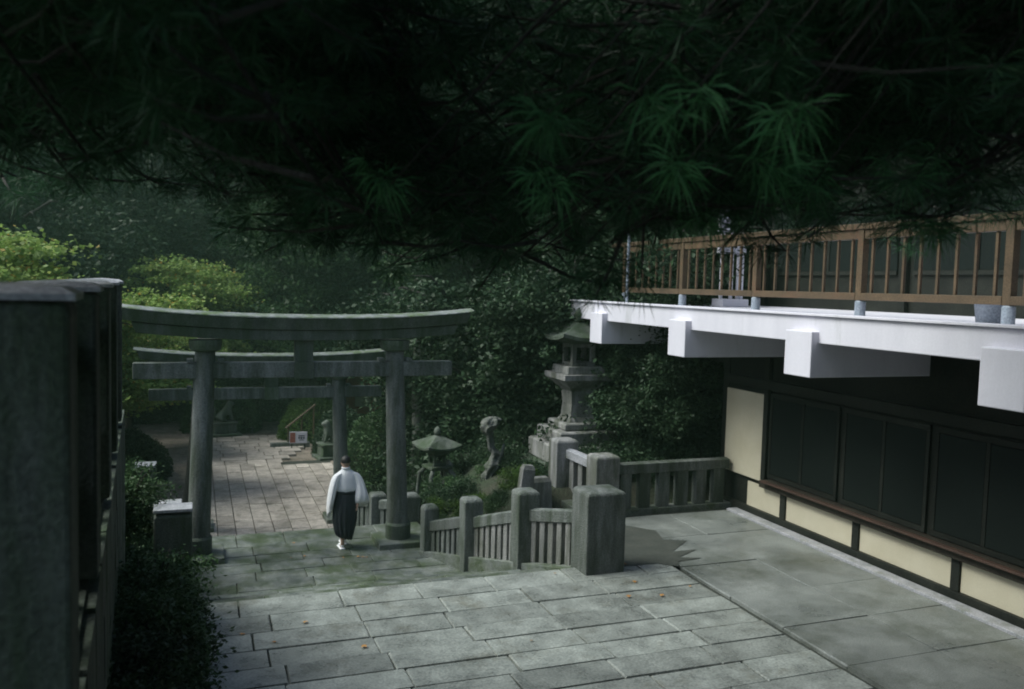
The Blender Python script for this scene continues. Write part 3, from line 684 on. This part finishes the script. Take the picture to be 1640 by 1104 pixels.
komainu((4.45, 29.7, -2.05), rad(100), 'grey stone guardian lion on the right of the path behind the far gate')
komainu((1.05, 34.6, -1.98), rad(-80), 'mossy stone guardian lion on the left at the end of the paved path')

# small sign
sg = tag(empty('notice_sign', (3.50, 31.4, -1.98)), 'small white notice board with reddish print on the kerb beside the path', 'sign')
sg.rotation_euler.z = rad(-8); sg.scale = (1.15, 1, 1.15)
MB().box(-.27, .27, -.015, .015, .16, .52).build('board', M['white'], sg, .004)
for x in (-.2, .2): MB().box(x - .015, x + .015, -.012, .012, -.05, .157).build('leg', M['dark_wood'], sg)
MB().box(-.255, -.09, -.019, -.0165, .18, .50).build('red_panel', M['print_red'], sg)
mb = MB()
for i, (a, b, c, d) in enumerate(((.0, .20, .38, .41), (.0, .05, .30, .36), (.07, .12, .29, .36), (.14, .20, .30, .355), (.02, .18, .25, .27))): mb.box(a, b, -.019, -.0165, c, d)
mb.build('lettering', M['print_dark'], sg)
for (a, b, y, lb) in ((2.55, 3.95, 31.7, 'low stone kerb under the small white notice board'), (.2, 2.2, 35.2, 'low stone kerb in front of the left guardian lion')):
    tag(MB().box(a, b, y, y + .2, -2.1, -1.83).build('kerb_stone', M['granite'], None, .02), lb, 'kerb')

# far vermilion building
fv = tag(empty('vermilion_hall', (8.5, 38.5, -1.9)), 'small faded vermilion hall glimpsed far behind the gates', 'building')
MB().box(-2.2, 3.0, 0, 3, 0, 2.0).build('wall', M['vermilion'], fv)
for x in (-2.2, -.9, .4, 1.7, 3.0): MB().lathe([(.11, 0), (.10, 2.2)], 12, (x, -.1)).build('post', M['vermilion'], fv)
MB().box(-1.7, -.2, -.03, -.004, .35, 1.3).build('plaster_panel', M['cream'], fv)
MB().loft([[(-3.2, -1.3, 2.1), (-3.2, 4.3, 2.1), (-3.2, 1.5, 3.9)], [(4.0, -1.3, 2.1), (4.0, 4.3, 2.1), (4.0, 1.5, 3.9)]]).build('roof', M['roof'], fv)
# white fox-like figurine on block
wf = tag(empty('stone_figure', (7.6, 28.5, -.5)), 'small white stone figure on a block among the hedges right of the pillar', 'statue')
MB().sq([(.3, .3, -1.5), (.28, .28, .35), (.34, .34, .42)]).build('block', M['granite'], wf, .02)
k = SK(); a = k.add((-.08, 0, .55), (.14, .12)); b = k.chain([((.08, 0, .68), .12), ((.18, 0, .85), .08), ((.2, 0, .97), .09), ((.10, 0, .95), .05)], a)
k.chain([((-.22, 0, .60), .07), ((-.32, 0, .75), .05)], a); k.chain([((.18, 0, .50), .05), ((.2, 0, .44), .05)], 1)
skin_obj('figure', k.v, k.e, k.r, M['white'], wf)
# bamboo rail by the mossy mound
br = tag(empty('wooden_handrail', (0, 0, 0)), 'slanting pale wooden rail in front of the mossy mound beyond the far gate', 'handrail')
MB().tube([(3.1, 31.9, -1.32), (4.2, 32.2, -.52)], .035, 8).build('rail', M['rail_wood'], br)
for (x, y, z) in ((3.2, 31.95, -1.25), (3.7, 32.07, -.89), (4.15, 32.2, -.56)): MB().tube([(x, y, -2.1), (x, y, z - .03)], .03, 8).build('post', M['rail_wood'], br)

# flat dark patch with ragged, pointed edge on the floor, and the shallow drain joint
patch_pts = [(5.86, 11.0), (6.5, 10.95), (6.72, 10.74), (6.85, 10.95), (7.3, 11.0), (6.95, 11.12), (7.45, 11.4), (7.0, 11.4), (7.55, 11.85), (7.2, 12.0), (7.35, 12.5), (7.0, 12.9), (6.6, 13.3), (6.0, 13.4), (5.86, 12.2)]
mb = MB(); n = len(patch_pts); mb.v = [(x, y, .0125) for x, y in patch_pts]; mb.f = [tuple(range(n))]
struct(mb.build('dark_patch', M['floor_patch']))

# fallen leaves
lm = MB()
lm.v = [(0, -.05, 0), (.03, -.02, .008), (.055, .01, .004), (.02, .02, .012), (0, .06, .006), (-.02, .02, .012), (-.05, .012, .004), (-.03, -.02, .008)]; lm.f = [(0, 1, 3, 5, 7), (1, 2, 3), (3, 4, 5), (5, 6, 7)]
lme = lm.mesh('fallen_leaf', M['leaf_litter'])
spots = [(random.uniform(.3, 6.5), random.uniform(7.6, 11.0), .012) for _ in range(10)] + [(random.uniform(.3, 4), random.uniform(13.3, 16.4), -.738) for _ in range(7)] + [(6.0, 11.05, .014), (2.7, 11.3, -.138), (3.1, 11.9, -.29)]
for (x, y, z) in spots:
    o = inst('fallen_leaf', lme, (x, y, z + .003), None, (rad(random.uniform(-8, 8)), rad(random.uniform(-8, 8)), random.uniform(0, 6.3)), (random.uniform(.4, .8),) * 3)
    tag(o, 'tiny fallen orange leaf lying on the wet stone paving', 'leaf', 'fallen leaves on the paving')

# ================================================================== VEGETATION
rg = np.random.default_rng(11)
def tree(name, cm, tm, loc, label, cat, rz=0, sc=1.0, group=None, bm='bark'):
    t = tag(empty(name, loc, rz), label, cat, group); t.scale = (sc,) * 3 if not hasattr(sc, '__len__') else sc
    inst('trunk', tm, (0, 0, 0), t); inst('crown', cm, (0, 0, 0), t); return t
def trunk_mesh(name, h, r, limbs, m, seed, lean=.2):
    rr = random.Random(seed); mb = MB()
    p = [(0, 0, -.4)]; x = y = 0
    for i in range(1, 7):
        x += rr.uniform(-lean, lean) * h / 12; y += rr.uniform(-lean, lean) * h / 12; p.append((x, y, h * i / 6))
    mb.tube(p, [r * 1.25, r, r * .85, r * .72, r * .6, r * .42, r * .15], 10)
    for _ in range(limbs):
        i = rr.randint(2, 5); b = Vector(p[i]); a = rr.uniform(0, 6.28); l = h * rr.uniform(.22, .4)
        d = Vector((math.cos(a), math.sin(a), rr.uniform(.15, .6))).normalized()
        q = [b, b + d * l * .4 + Vector((0, 0, .05 * l)), b + d * l * .75 + Vector((rr.uniform(-.1, .1) * l, rr.uniform(-.1, .1) * l, .1 * l)), b + d * l]
        mb.tube(q, [r * .42, r * .3, r * .18, r * .05], 7)
    return mb.mesh(name, m, True)
# maples
blobs = [(rg.uniform(-1.5, 1.5), rg.uniform(-1.5, 1.5), rg.uniform(1.9, 4.6), rg.uniform(.8, 1.5), rg.uniform(.8, 1.5), rg.uniform(.28, .55)) for _ in range(20)]
maple_c = leaves('maple_crown', crown_points(rg, blobs, 700, 62, .34, .32, .3), .10, M['maple'], rg, .6, .8, .25)
maple_t = trunk_mesh('maple_trunk', 4.4, .13, 9, M['bark'], 1, .9)
for (x, y, z, s, r, lb) in ((-4.9, 20.6, -1.4, 1.30, 0, 'yellow green maple at the left edge above the stone posts'), (-3.0, 26.5, -2.0, 1.18, 2.2, 'layered light green maple just behind the left end of the torii lintel'),
                            (-.2, 37.0, -2.0, 1.40, 4.1, 'pale green maple whose top branch spreads above the middle of the torii lintel'), (-8.0, 27.0, -1.6, 1.55, 1.1, 'bright maple furthest back at the left edge of the view'),
                            (-2.2, 31.5, -2.0, .98, 5.2, 'small maple seen beneath the left end of the torii lintel')):
    tree('maple_tree', maple_c, maple_t, (x, y, z), lb, 'tree', r, s, 'maples left of the path')
# broadleaf trees
blobs = [(rg.uniform(-2, 2), rg.uniform(-2, 2), rg.uniform(2.4, 7.2), rg.uniform(.9, 1.7), rg.uniform(.9, 1.7), rg.uniform(.6, 1.1)) for _ in range(20)]
bl_c = leaves('broadleaf_crown', crown_points(rg, blobs, 620, 85, .5, .5, .4), .17, M['broad'], rg, .4, .55, .3)
bl_t = trunk_mesh('broadleaf_trunk', 6.8, .22, 10, M['bark'], 2, .5)
for (x, y, z, s, r, lb) in ((3.6, 43.5, -2.0, 1.45, 0, 'dark green broadleaf tree rising behind the middle of the torii'), (9.3, 29, -1.9, 1.1, 1.5, 'broadleaf tree behind the right end of the torii lintel'),
                            (-4.5, 46, -2.0, 1.45, 3.0, 'tall broadleaf tree far behind the maples'), (-10.5, 38, -2.0, 1.4, 4.4, 'broadleaf tree far back beyond the left edge posts'), (4.8, 36.5, -2.0, 1.2, 3.6, 'mid green broadleaf tree above the mossy mound beyond the gates'), (6.2, 41, -1.8, 1.2, 2.4, 'broadleaf tree at the far end of the path'),
                            (14.5, 27, -1.0, 1.15, 5, 'broadleaf tree beyond the far end of the terrace')):
    tree('broadleaf_tree', bl_c, bl_t, (x, y, z), lb, 'tree', r, s, 'broadleaf trees behind the gates')
# dark evergreen thicket trees right of the path
blobs = [(rg.uniform(-1.2, 1.2), rg.uniform(-1.2, 1.2), rg.uniform(.7, 4.6), rg.uniform(.7, 1.3), rg.uniform(.7, 1.3), rg.uniform(.5, .9)) for _ in range(20)]
dk_c = leaves('evergreen_crown', crown_points(rg, blobs, 560, 80, .38, .55, .35), .13, M['dark_leaf'], rg, .35, .5, .3)
dk_t = trunk_mesh('evergreen_trunk', 4.8, .14, 9, M['bark'], 3, .6)
for (x, y, z, s, r, lb) in ((6.9, 20.6, -1.2, 1.15, 0, 'dense dark evergreen left of the tall lantern'), (8.6, 19.3, -.5, 1.1, 1.3, 'dense dark evergreen directly behind the tall lantern'), (10.4, 17.6, .1, 1.15, 2.1, 'dark evergreen behind the straight balustrade beside the building'),
                            (9.6, 15.9, .2, .72, 3.3, 'low dark evergreen under the near end of the white terrace tip'), (6.5, 24.5, -2.0, 1.25, 4.0, 'tall dark evergreen behind the right gate pillar'), (11.8, 21.5, -.4, 1.45, 5.0, 'large dark evergreen beyond the terrace tip'),
                            (13.5, 19.5, .5, 1.6, .6, 'dark evergreen at the far corner of the upper storey')):
    tree('evergreen_tree', dk_c, dk_t, (x, y, z), lb, 'tree', r, s, 'dark evergreens right of the path')
# cedars in the backdrop
blobs = []
for i in range(26):
    z = 3 + i * .82; r = 3.1 * (1 - i / 29) + .3
    for q in range(3):
        a = i * 2.4 + q * 2.1; blobs.append((math.cos(a) * r * .6, math.sin(a) * r * .6, z, r * .6, r * .6, .55))
cd_c = leaves('cedar_crown', crown_points(rg, blobs, 900, 50, .75, .35, .3), .42, M['cedar'], rg, .3, .4, .5)
cd_t = trunk_mesh('cedar_trunk', 23, .42, 6, M['bark'], 5, .05)
cs = [(-9, 45), (-15, 50), (-4.5, 48), (1.5, 50), (6.5, 47), (12, 46), (17, 43), (23, 46), (29, 42), (36, 44), (-12, 40), (18.5, 34), (25, 33), (33, 34), (9, 53), (-1, 55), (15, 52), (22, 26), (30, 24), (42, 36), (19, 21), (26, 17), (37, 22)]
names = ['leftmost', 'second', 'third', 'fourth', 'fifth', 'sixth']
for i, (x, y) in enumerate(cs):
    tree('cedar_tree', cd_c, cd_t, (x, y, ground_z(x, y) - .3), 'tall dark cedar standing in the black wood behind the shrine', 'tree', i * 1.7, random.uniform(.9, 1.2), 'cedars of the dark wood in the background')
# pale trunk behind the right pillar
pt = tag(empty('bare_trunk', (5.75, 22.6, -2.1)), 'pale grey tree trunk standing behind the right pillar of the large torii', 'tree trunk')
MB().tube([(0, 0, -.2), (.02, 0, 1), (0, .03, 2.2), (-.04, 0, 3.4), (0, 0, 6)], [.24, .2, .19, .18, .12], 12).build('trunk', M['bark_pale'], pt, smooth=True)
pt2 = tag(empty('bare_trunk', (.1, 20.6, -2.1)), 'dark leaning trunk just left of the left torii pillar', 'tree trunk')
MB().tube([(-.25, 0, -.2), (-.22, 0, 1), (-.12, .03, 2.2), (-.04, 0, 3.4), (.05, 0, 5.0)], [.2, .16, .14, .12, .1], 12).build('trunk', M['bark'], pt2, smooth=True)
# shrubs
blobs = [(rg.uniform(-.28, .28), rg.uniform(-.35, .35), rg.uniform(.15, .75), rg.uniform(.25, .4), rg.uniform(.25, .4), rg.uniform(.2, .32)) for _ in range(10)]
sh_c = leaves('shrub_foliage', crown_points(rg, blobs, 260, 55, .13, .6, .4), .048, M['shrub'], rg, .3, .5, .0)
dsh_c = sh_c.copy(); dsh_c.materials[0] = M['dark_leaf']
msh_c = sh_c.copy(); msh_c.materials[0] = M['moss']
mb = MB(); rr = random.Random(4)
for _ in range(9):
    a = rr.uniform(0, 6.28); mb.tube([(0, 0, -.25), (.12 * math.cos(a), .12 * math.sin(a), .3), (.3 * math.cos(a), .3 * math.sin(a), .7)], [.018, .013, .006], 5)
sh_s = mb.mesh('shrub_stems', M['bark'])
def shrub(x, y, z, s, mesh, label, rz=None, group=None, cat='shrub', sz=None):
    t = tag(empty('shrub', (x, y, z), random.uniform(0, 6.3) if rz is None else rz), label, cat, group); t.scale = (s, s, sz or s)
    inst('foliage', mesh, (0, 0, 0), t); inst('stems', sh_s, (0, 0, 0), t); return t
# against the left wall, along the stair edge
i = 0
for y in np.arange(3.6, 17.2, .72):
    for row in (0, 1):
        if y > 8.3 and row == 1: continue
        x = -.50 - row * .0 + rg.uniform(-.04, .04); 
        zb = -.1 if y < 11.3 else (-.9 if y > 12.6 else -.4)
        if y > 11.3: x -= .45
        shrub(x, y, zb + row * .95, 1.12 + rg.uniform(-.1, .15) if row == 0 else 1.0, sh_c if (i % 3) else dsh_c, 'dense dark shrub packed against the wall along the left edge of the stairs', None, 'shrubs along the left edge of the stairs'); i += 1
for (x, y, z, s, me, lb) in (
    (-1.75, 11.6, 1.35, .95, sh_c, 'green shrub spilling over the end of the left stone post fence'), (-1.0, 12.6, .55, 1.2, sh_c, 'leafy shrub above the left stair posts'), (-1.0, 15.6, -.9, .9, msh_c, 'bright green shrub between the two left posts by the torii'),
    (-1.3, 14.6, .0, 1.3, sh_c, 'rounded shrub left of the torii, behind the stair posts'), (-.6, 19.2, -1.9, 1.2, sh_c, 'shrub beyond the left torii pillar at the lower level'),
    (5.9, 15.4, .0, .75, msh_c, 'fresh green fern like shrub below the tall lantern'), (5.0, 15.6, -.55, .7, msh_c, 'yellow green shrub behind the stepped balustrade'), (4.75, 16.6, -.75, .6, msh_c, 'mossy shrub at the foot of the small lantern'),
    (5.4, 14.9, -.3, .6, sh_c, 'shrub tucked behind the middle post of the stepped balustrade'), (6.3, 16.2, .0, .8, dsh_c, 'dark shrub between the stump and the tall lantern'), (5.0, 17.0, -.8, .9, dsh_c, 'dark shrub beside the gnarled stump'),
    (4.6, 19.4, -1.9, 1.3, dsh_c, 'dark shrub at the right side of the lower stairs'), (5.4, 19.6, -1.5, 1.5, dsh_c, 'dark shrub behind the small lantern'), (7.6, 15.2, .1, 1.0, dsh_c, 'dark shrub behind the straight balustrade next to the corner post'),
    (8.6, 15.0, .1, 1.1, dsh_c, 'dark shrub behind the middle of the straight balustrade'), (9.6, 14.9, .1, 1.2, dsh_c, 'dark shrub in the corner between balustrade and building'), (4.6, 21.5, -2.0, 1.2, dsh_c, 'dark shrub right of the far gate'),
    (4.5, 15.4, -.8, .5, msh_c, 'small bright tuft beside the right torii plinth'), (5.9, 18.2, -.6, 1.2, dsh_c, 'dark shrub rising behind the gnarled stump'), (6.6, 17.8, -.2, 1.3, dsh_c, 'dark shrub left of the tall lantern base')):
    shrub(x, y, z, s, me, lb)
# clipped hedges and mounds: dense leaf shells over a core
def mound(name, loc, rx, ry, rz, m, label, cat, n=9000, leaf=.07):
    u = rg.normal(size=(n, 3)); u /= np.linalg.norm(u, axis=1)[:, None]; u[:, 2] = np.abs(u[:, 2])
    P = u * np.array([rx, ry, rz]) * (rg.uniform(.9, 1.03, n) + .05 * np.sin(u[:, 0] * 9) * np.sin(u[:, 1] * 7))[:, None]
    t = tag(empty(name, loc), label, cat)
    o = inst('foliage', leaves(name + '_leaves', P, leaf, M[m], rg, .2, .6, -.2), (0, 0, 0), t)
    mb = MB(); mb.lathe([(.9, -.3), (.88, .1), (.75, .45), (.5, .72), (.2, .86)], 16)
    core = mb.build('core', M['hill'], t, smooth=True); core.scale = (rx, ry, rz)
    return t
mound('clipped_hedge', (5.5, 25.3, -2.05), 1.5, 1.6, 2.3, 'shrub', 'big rounded clipped hedge left of the right torii pillar', 'hedge', 16000, .09)
mound('clipped_hedge', (7.4, 27.0, -2.05), 1.8, 1.5, 2.0, 'shrub', 'clipped hedge glimpsed right of the right torii pillar', 'hedge', 12000, .09)
mound('mossy_mound', (4.3, 33.4, -2.1), 1.35, 1.1, 1.75, 'moss', 'low mossy green mound behind the slanting rail', 'mound', 12000, .07)
mound('clipped_hedge', (1.0, 36.0, -2.05), 1.5, 1.2, 2.0, 'shrub', 'dark clipped bush wrapped around the left guardian lion', 'hedge', 12000, .10)
mound('clipped_hedge', (3.0, 38.6, -2.0), 2.2, 1.2, 1.9, 'broad', 'rounded hedge closing the far end of the court', 'hedge', 12000, .11)
mound('clipped_hedge', (-2.6, 39.0, -2.0), 2.4, 1.4, 2.2, 'dark_leaf', 'dark hedge at the back left of the court', 'hedge', 9000, .12)
mound('clipped_hedge', (-2.0, 28.0, -2.1), 1.3, 1.6, 1.5, 'dark_leaf', 'dark rounded bush left of the far gate', 'hedge', 9000, .09)
mound('clipped_hedge', (4.9, 30.6, -2.1), 1.0, 1.0, 1.7, 'dark_leaf', 'dark bush behind the right guardian lion', 'hedge', 8000, .09)

# ---------------- overhead pines
def tuft_mesh(seed, n=46, L=.15, wd=.0024):
    r = np.random.default_rng(seed)
    d = r.normal(size=(n, 3)); d[:, 2] = r.uniform(-.9, .75, n) * 1.0; d /= np.linalg.norm(d, axis=1)[:, None]
    s_ = np.cross(d, r.normal(size=(n, 3))); s_ /= np.linalg.norm(s_, axis=1)[:, None]
    ln_ = (L * r.uniform(.7, 1.15, n))[:, None]
    mid = d * ln_ * .55 + np.array([0, 0, -.01]); tip = d * ln_ + np.array([0, 0, -.028])
    o = d * .008
    return np.stack([o, mid + s_ * wd, tip, mid - s_ * wd], 1)
T = [tuft_mesh(i) for i in range(6)]
TM = [quads('needle_tuft', t, M['pine']) for t in T]
M['sunlit_pine'] = leafmat('sunlit_pine_needles', (.045, .15, .055), (.12, .32, .13), .45, .45)  # brighter copy of the pine needles, sunlit look put into the colour
def spray_mesh(seed, n=40, L=.18, wd=.0018):
    r = np.random.default_rng(seed)
    d = r.normal(size=(n, 3)) * .75 + np.array([.35 * (seed % 3 - 1), -.1, -.65]); d /= np.linalg.norm(d, axis=1)[:, None]
    s_ = np.cross(d, r.normal(size=(n, 3))); s_ /= np.linalg.norm(s_, axis=1)[:, None]
    ln_ = (L * r.uniform(.45, 1.2, n))[:, None]; b0 = np.array([0, 0, .02]) + r.normal(size=(n, 3)) * .012
    return np.stack([b0, b0 + d * ln_ * .5 + s_ * wd + np.array([0, 0, .006]), b0 + d * ln_ + np.array([0, 0, -.03]), b0 + d * ln_ * .5 - s_ * wd], 1)
BIGS = [quads('long_needle_tuft', spray_mesh(k), M['sunlit_pine']) for k in range(70, 76)]
def pine(name, loc, label, boughs, seed):
    t = tag(empty(name, loc), label, 'tree', 'pines overhanging the view')
    h = 7.2; r = random.Random(seed)
    MB().tube([(0, 0, -.4), (.1, .05, 1.5), (0, .2, 3.2), (.15, .3, 5), (.1, .3, h)], [.26, .22, .18, .13, .06], 12).build('trunk', M['bark'], t, smooth=True)
    tips = []
    for (ex, ey, ez, bz) in boughs:
        a = Vector((.05, .2, bz)); e = Vector((ex - loc[0], ey - loc[1], ez - loc[2]))
        mid = a.lerp(e, .5) + Vector((r.uniform(-.35, .35), r.uniform(-.3, .3), r.uniform(.15, .6))); mid2 = a.lerp(e, .8) + Vector((r.uniform(-.15, .15), r.uniform(-.15, .15), r.uniform(0, .25)))
        pts = [a, a.lerp(mid, .5), mid, mid2, e]
        bo = MB().tube(pts, [.045, .032, .02, .012, .005], 7).build('bough', M['bark'], t, smooth=True)
        tw = MB()
        for k_ in range(16):
            f = r.uniform(.35, 1.0); 
            b = mid.lerp(e, (f - .35) / .65) if f > .5 else a.lerp(mid, f / .5)
            d = Vector((r.uniform(-1, 1), r.uniform(-1, 1), r.uniform(-.25, .4))).normalized() * r.uniform(.25, .75)
            c = b + d * .5 + Vector((0, 0, -.03)); q = b + d
            tw.tube([b, c, q], [.012, .008, .004], 5)
            tips.append(q); tips.append(c); tips.append(q + Vector((r.uniform(-.12, .12), r.uniform(-.12, .12), r.uniform(-.06, .08))))
            tips.append(b.lerp(q, .75) + Vector((r.uniform(-.1, .1), r.uniform(-.1, .1), r.uniform(.0, .1))))
        tw.build('twigs', M['bark'], bo)['kind'] = 'stuff'
        tips.append(e)
    for _ in range(600):  # high needles out of view, added to shade the scene from overhead
        d_ = Vector((r.gauss(0, 1), r.gauss(0, 1), r.gauss(0, 1))).normalized() * r.uniform(.3, 1)
        HIGH.setdefault(name + str(seed), []).append(Vector((.5 + d_.x * 4.2, .3 + d_.y * 3.4, 6.2 + d_.z * 1.6)))
    HI = HIGH[name + str(seed)]; ub = MB()
    for q_ in HI[:30]: ub.tube([Vector((.12, .3, 5.2)), Vector((.12, .3, 5.2)).lerp(q_, .6) + Vector((0, 0, .2)), q_], [.05, .03, .01], 5)
    ub.build('upper_boughs', M['bark'], t)['kind'] = 'stuff'
    A_ = []
    for q_ in HI:
        a_ = r.uniform(0, 6.3); c_, s_ = math.cos(a_), math.sin(a_)
        A_.append(r.choice(T) @ (np.array([[c_, -s_, 0], [s_, c_, 0], [0, 0, 1]]) * r.uniform(2.2, 3.2)) + np.array(q_))
    inst('upper_shade_needles', quads('upper_shade_needles', np.concatenate(A_), M['pine']), (0, 0, 0), t)['kind'] = 'stuff'
    return t, tips
HIGH = {}
def hang(t, tips, seed, nparts):
    r = random.Random(seed); L0 = Vector(t.location)
    camp = Vector((0, 0, 4.1)); fw = Vector((.35, .935, 0))
    tips = [p for p in tips if (p + L0 - camp).length > 1.9 and not ((p + L0 - camp).length < 3.6 and (p + L0).z < 4.30)]
    seen = sorted([p for p in tips if (p + L0 - camp).dot(fw) > .9], key=lambda p: (p + L0 - camp).length)
    near = seen[:nparts]; ids = set(id(p) for p in near)
    rest = [p for p in tips if id(p) not in ids]
    for p in near:
        inst('needle_tuft', r.choice(TM), p, t, (r.uniform(-.5, .5), r.uniform(-.5, .5), r.uniform(0, 6.3)), (r.uniform(.75, 1.1),) * 3)
    A = []
    for p in rest:
        a = r.uniform(0, 6.3); c, s_ = math.cos(a), math.sin(a); R = np.array([[c, -s_, 0], [s_, c, 0], [0, 0, 1]]) * r.uniform(.85, 1.3)
        A.append(r.choice(T) @ R.T + np.array(p))
    o = inst('needles', quads('needles', np.concatenate(A), M['pine']), (0, 0, 0), t); o['kind'] = 'stuff'
rb = random.Random(21)
# boughs end inside the canopy volume above and ahead of the stairs
def bough_targets(x_lo, x_hi, y_lo, y_hi, n):
    out = []
    for _ in range(n):
        y = rb.uniform(y_lo, y_hi); fx = rb.uniform(x_lo, x_hi); x = fx * y
        z = 4.1 + (.085 if fx < .05 else .06) * y + abs(rb.gauss(0, .55)) + .06 + .14 * y * rb.random()
        out.append((x, y, z, rb.uniform(3.2, 5.6)))
    return out
low = []
for _ in range(26):
    y = rb.uniform(3.0, 8.5); fx = rb.uniform(.20, .58); low.append((fx * y, y, 4.14 + (.01 if fx < .42 else .045) * y + abs(rb.gauss(0, .3)) * y * .16, rb.uniform(3.2, 4.6)))
for _ in range(10):
    y = rb.uniform(2.6, 6.5); fx = rb.uniform(.55, 1.1); low.append((fx * y, y, 4.16 + .065 * y + abs(rb.gauss(0, .3)) * y * .14, rb.uniform(3.2, 4.6)))
pA, tA = pine('pine_tree', (3.9, .2, 2.6), 'old pine on the right whose boughs hang over the terrace and stairs', low + bough_targets(.30, 1.05, 2.4, 8.2, 74), 5)
pB, tB = pine('pine_tree', (-2.6, .6, 2.6), 'pine on the left whose dark boughs cover the top left of the view', bough_targets(-.32, .40, 2.2, 8.2, 80) + [(fx_ * y_, y_, 4.12 + (.075 - .035 * (fx_ > .1)) * y_ + abs(rb.gauss(0, .25)), 4.4) for fx_, y_ in [(rb.uniform(-.26, .36), rb.uniform(3.5, 8.0)) for _ in range(48)]], 6)
for (x, y, z) in ((1.58, 2.65, 4.50), (1.95, 2.6, 4.53), (.95, 2.35, 4.58), (2.2, 2.7, 4.50), (2.6, 2.6, 4.54), (.66, 3.1, 4.45), (1.2, 2.9, 4.42), (2.9, 2.75, 4.36), (2.0, 3.2, 4.38), (1.3, 2.2, 4.6), (1.75, 2.3, 4.62)):
    v_ = Vector((x, y, z)) - Vector(pA.location)
    o = MB().tube([Vector((.05, .2, 4.4)), v_ * .5 + Vector((0, 0, 3.2)), v_ * .85 + Vector((0, 0, .9)), v_], [.02, .01, .006, .003], 6).build('bough', M['bark'], pA, smooth=True)
    for q_ in range(3):
        inst('needle_tuft', random.choice(BIGS), v_ + Vector((random.uniform(-.09, .09), random.uniform(-.06, .06), random.uniform(-.02, .07))) * (q_ > 0), pA, (random.uniform(-.3, .3), random.uniform(-.3, .3), random.uniform(-.6, .6)), (random.uniform(.7, 1.05),) * 3)
hang(pA, tA, 1, 260); hang(pB, tB, 2, 290)

for (x, y, z, s, r, lb) in ((-6.0, 38, -2, 1.9, .5, 'big dark evergreen behind the bright maples at the left'), (-.5, 44.5, -2, 2.2, 1.9, 'big dark evergreen in the gap between maples and pine boughs'), (-12.0, 40, -2, 2.2, 3.3, 'big dark evergreen far back at the left edge')):
    tree('evergreen_tree', dk_c, dk_t, (x, y, z), lb, 'tree', r, s, 'dark evergreens behind the maples')
# unseen trees added on the camera side that keep the near faces of everything in shade
for (x, y, z, s, r, lb) in ((8.5, -6, 0, 2.5, 2, 'unseen evergreen added behind the camera to shade the near faces'), (14, -4, 0, 2.4, 3, 'unseen evergreen added beyond the building to shade the near faces')):
    tree('evergreen_tree', dk_c, dk_t, (x, y, z), lb, 'tree', r, s, 'unseen evergreens added on the camera side for shade')
for (x, y, z, s, r, me, lb) in ((8.95, 15.65, .1, .62, 2.2, dk_c, 'dark young evergreen half covering the right side of the tall lantern'), (8.1, 18.2, .0, .95, 4.2, dk_c, 'evergreen leaning over the roof of the tall lantern')):
    tree('evergreen_tree', me, dk_t, (x, y, z), lb, 'tree', r, s, 'dark evergreens right of the path')
for i in range(9):
    shrub(-1.55 - .05 * i, 3.2 + i * .85, 2.45, 1.25, dsh_c, 'dark shrub crowding behind the tall stone post fence at far left', None, 'shrubs behind the left post fence')
for (x, y, z, s, me) in ((5.2, 16.2, -.5, .8, dsh_c), (5.9, 16.9, -.3, .9, sh_c), (6.5, 15.4, -.1, .9, dsh_c), (5.6, 15.0, -.3, .6, dsh_c), (7.2, 15.6, .05, .7, sh_c), (4.7, 15.9, -.9, .6, sh_c), (6.2, 17.3, -.3, 1.0, dsh_c), (5.4, 18.6, -1.2, 1.1, sh_c), (4.5, 17.9, -1.6, 1.0, dsh_c), (6.9, 18.4, -.3, 1.2, dsh_c), (6.1, 19.0, -.9, 1.3, dsh_c), (4.7, 16.9, -.8, .75, dsh_c), (5.3, 17.2, -.55, .7, sh_c), (7.0, 16.0, .1, .6, dsh_c), (7.6, 15.6, .1, .85, dsh_c), (6.0, 15.9, -.2, .6, sh_c)):
    shrub(x, y, z, s, me, 'low dark shrub filling the planted bed between balustrade and tall lantern', None, 'bed shrubs right of the stairs')
for (x, y, r) in ((5, -13, 3.5), (13, -10, 4.5)):  # unseen cedars added to keep sky light off the near faces
    tree('cedar_tree', cd_c, cd_t, (x, y, -.5), 'tall unseen cedar added on the camera side for shade', 'tree', r, 1.05, 'unseen cedars added to block sky light')
# thin green haze added to lift the dark tones
hz = bpy.data.materials.new('green_haze'); hz.use_nodes = True; hn = hz.node_tree; hn.nodes.remove(hn.nodes['Principled BSDF'])
pv = hn.nodes.new('ShaderNodeVolumePrincipled'); pv.inputs['Density'].default_value = .0015; pv.inputs['Color'].default_value = (.55, .92, .66, 1)
hn.links.new(pv.outputs[0], hn.nodes['Material Output'].inputs['Volume'])
h = MB().box(-151, 151, -61, 112, -4, 46).build('haze', hz); h['kind'] = 'stuff'
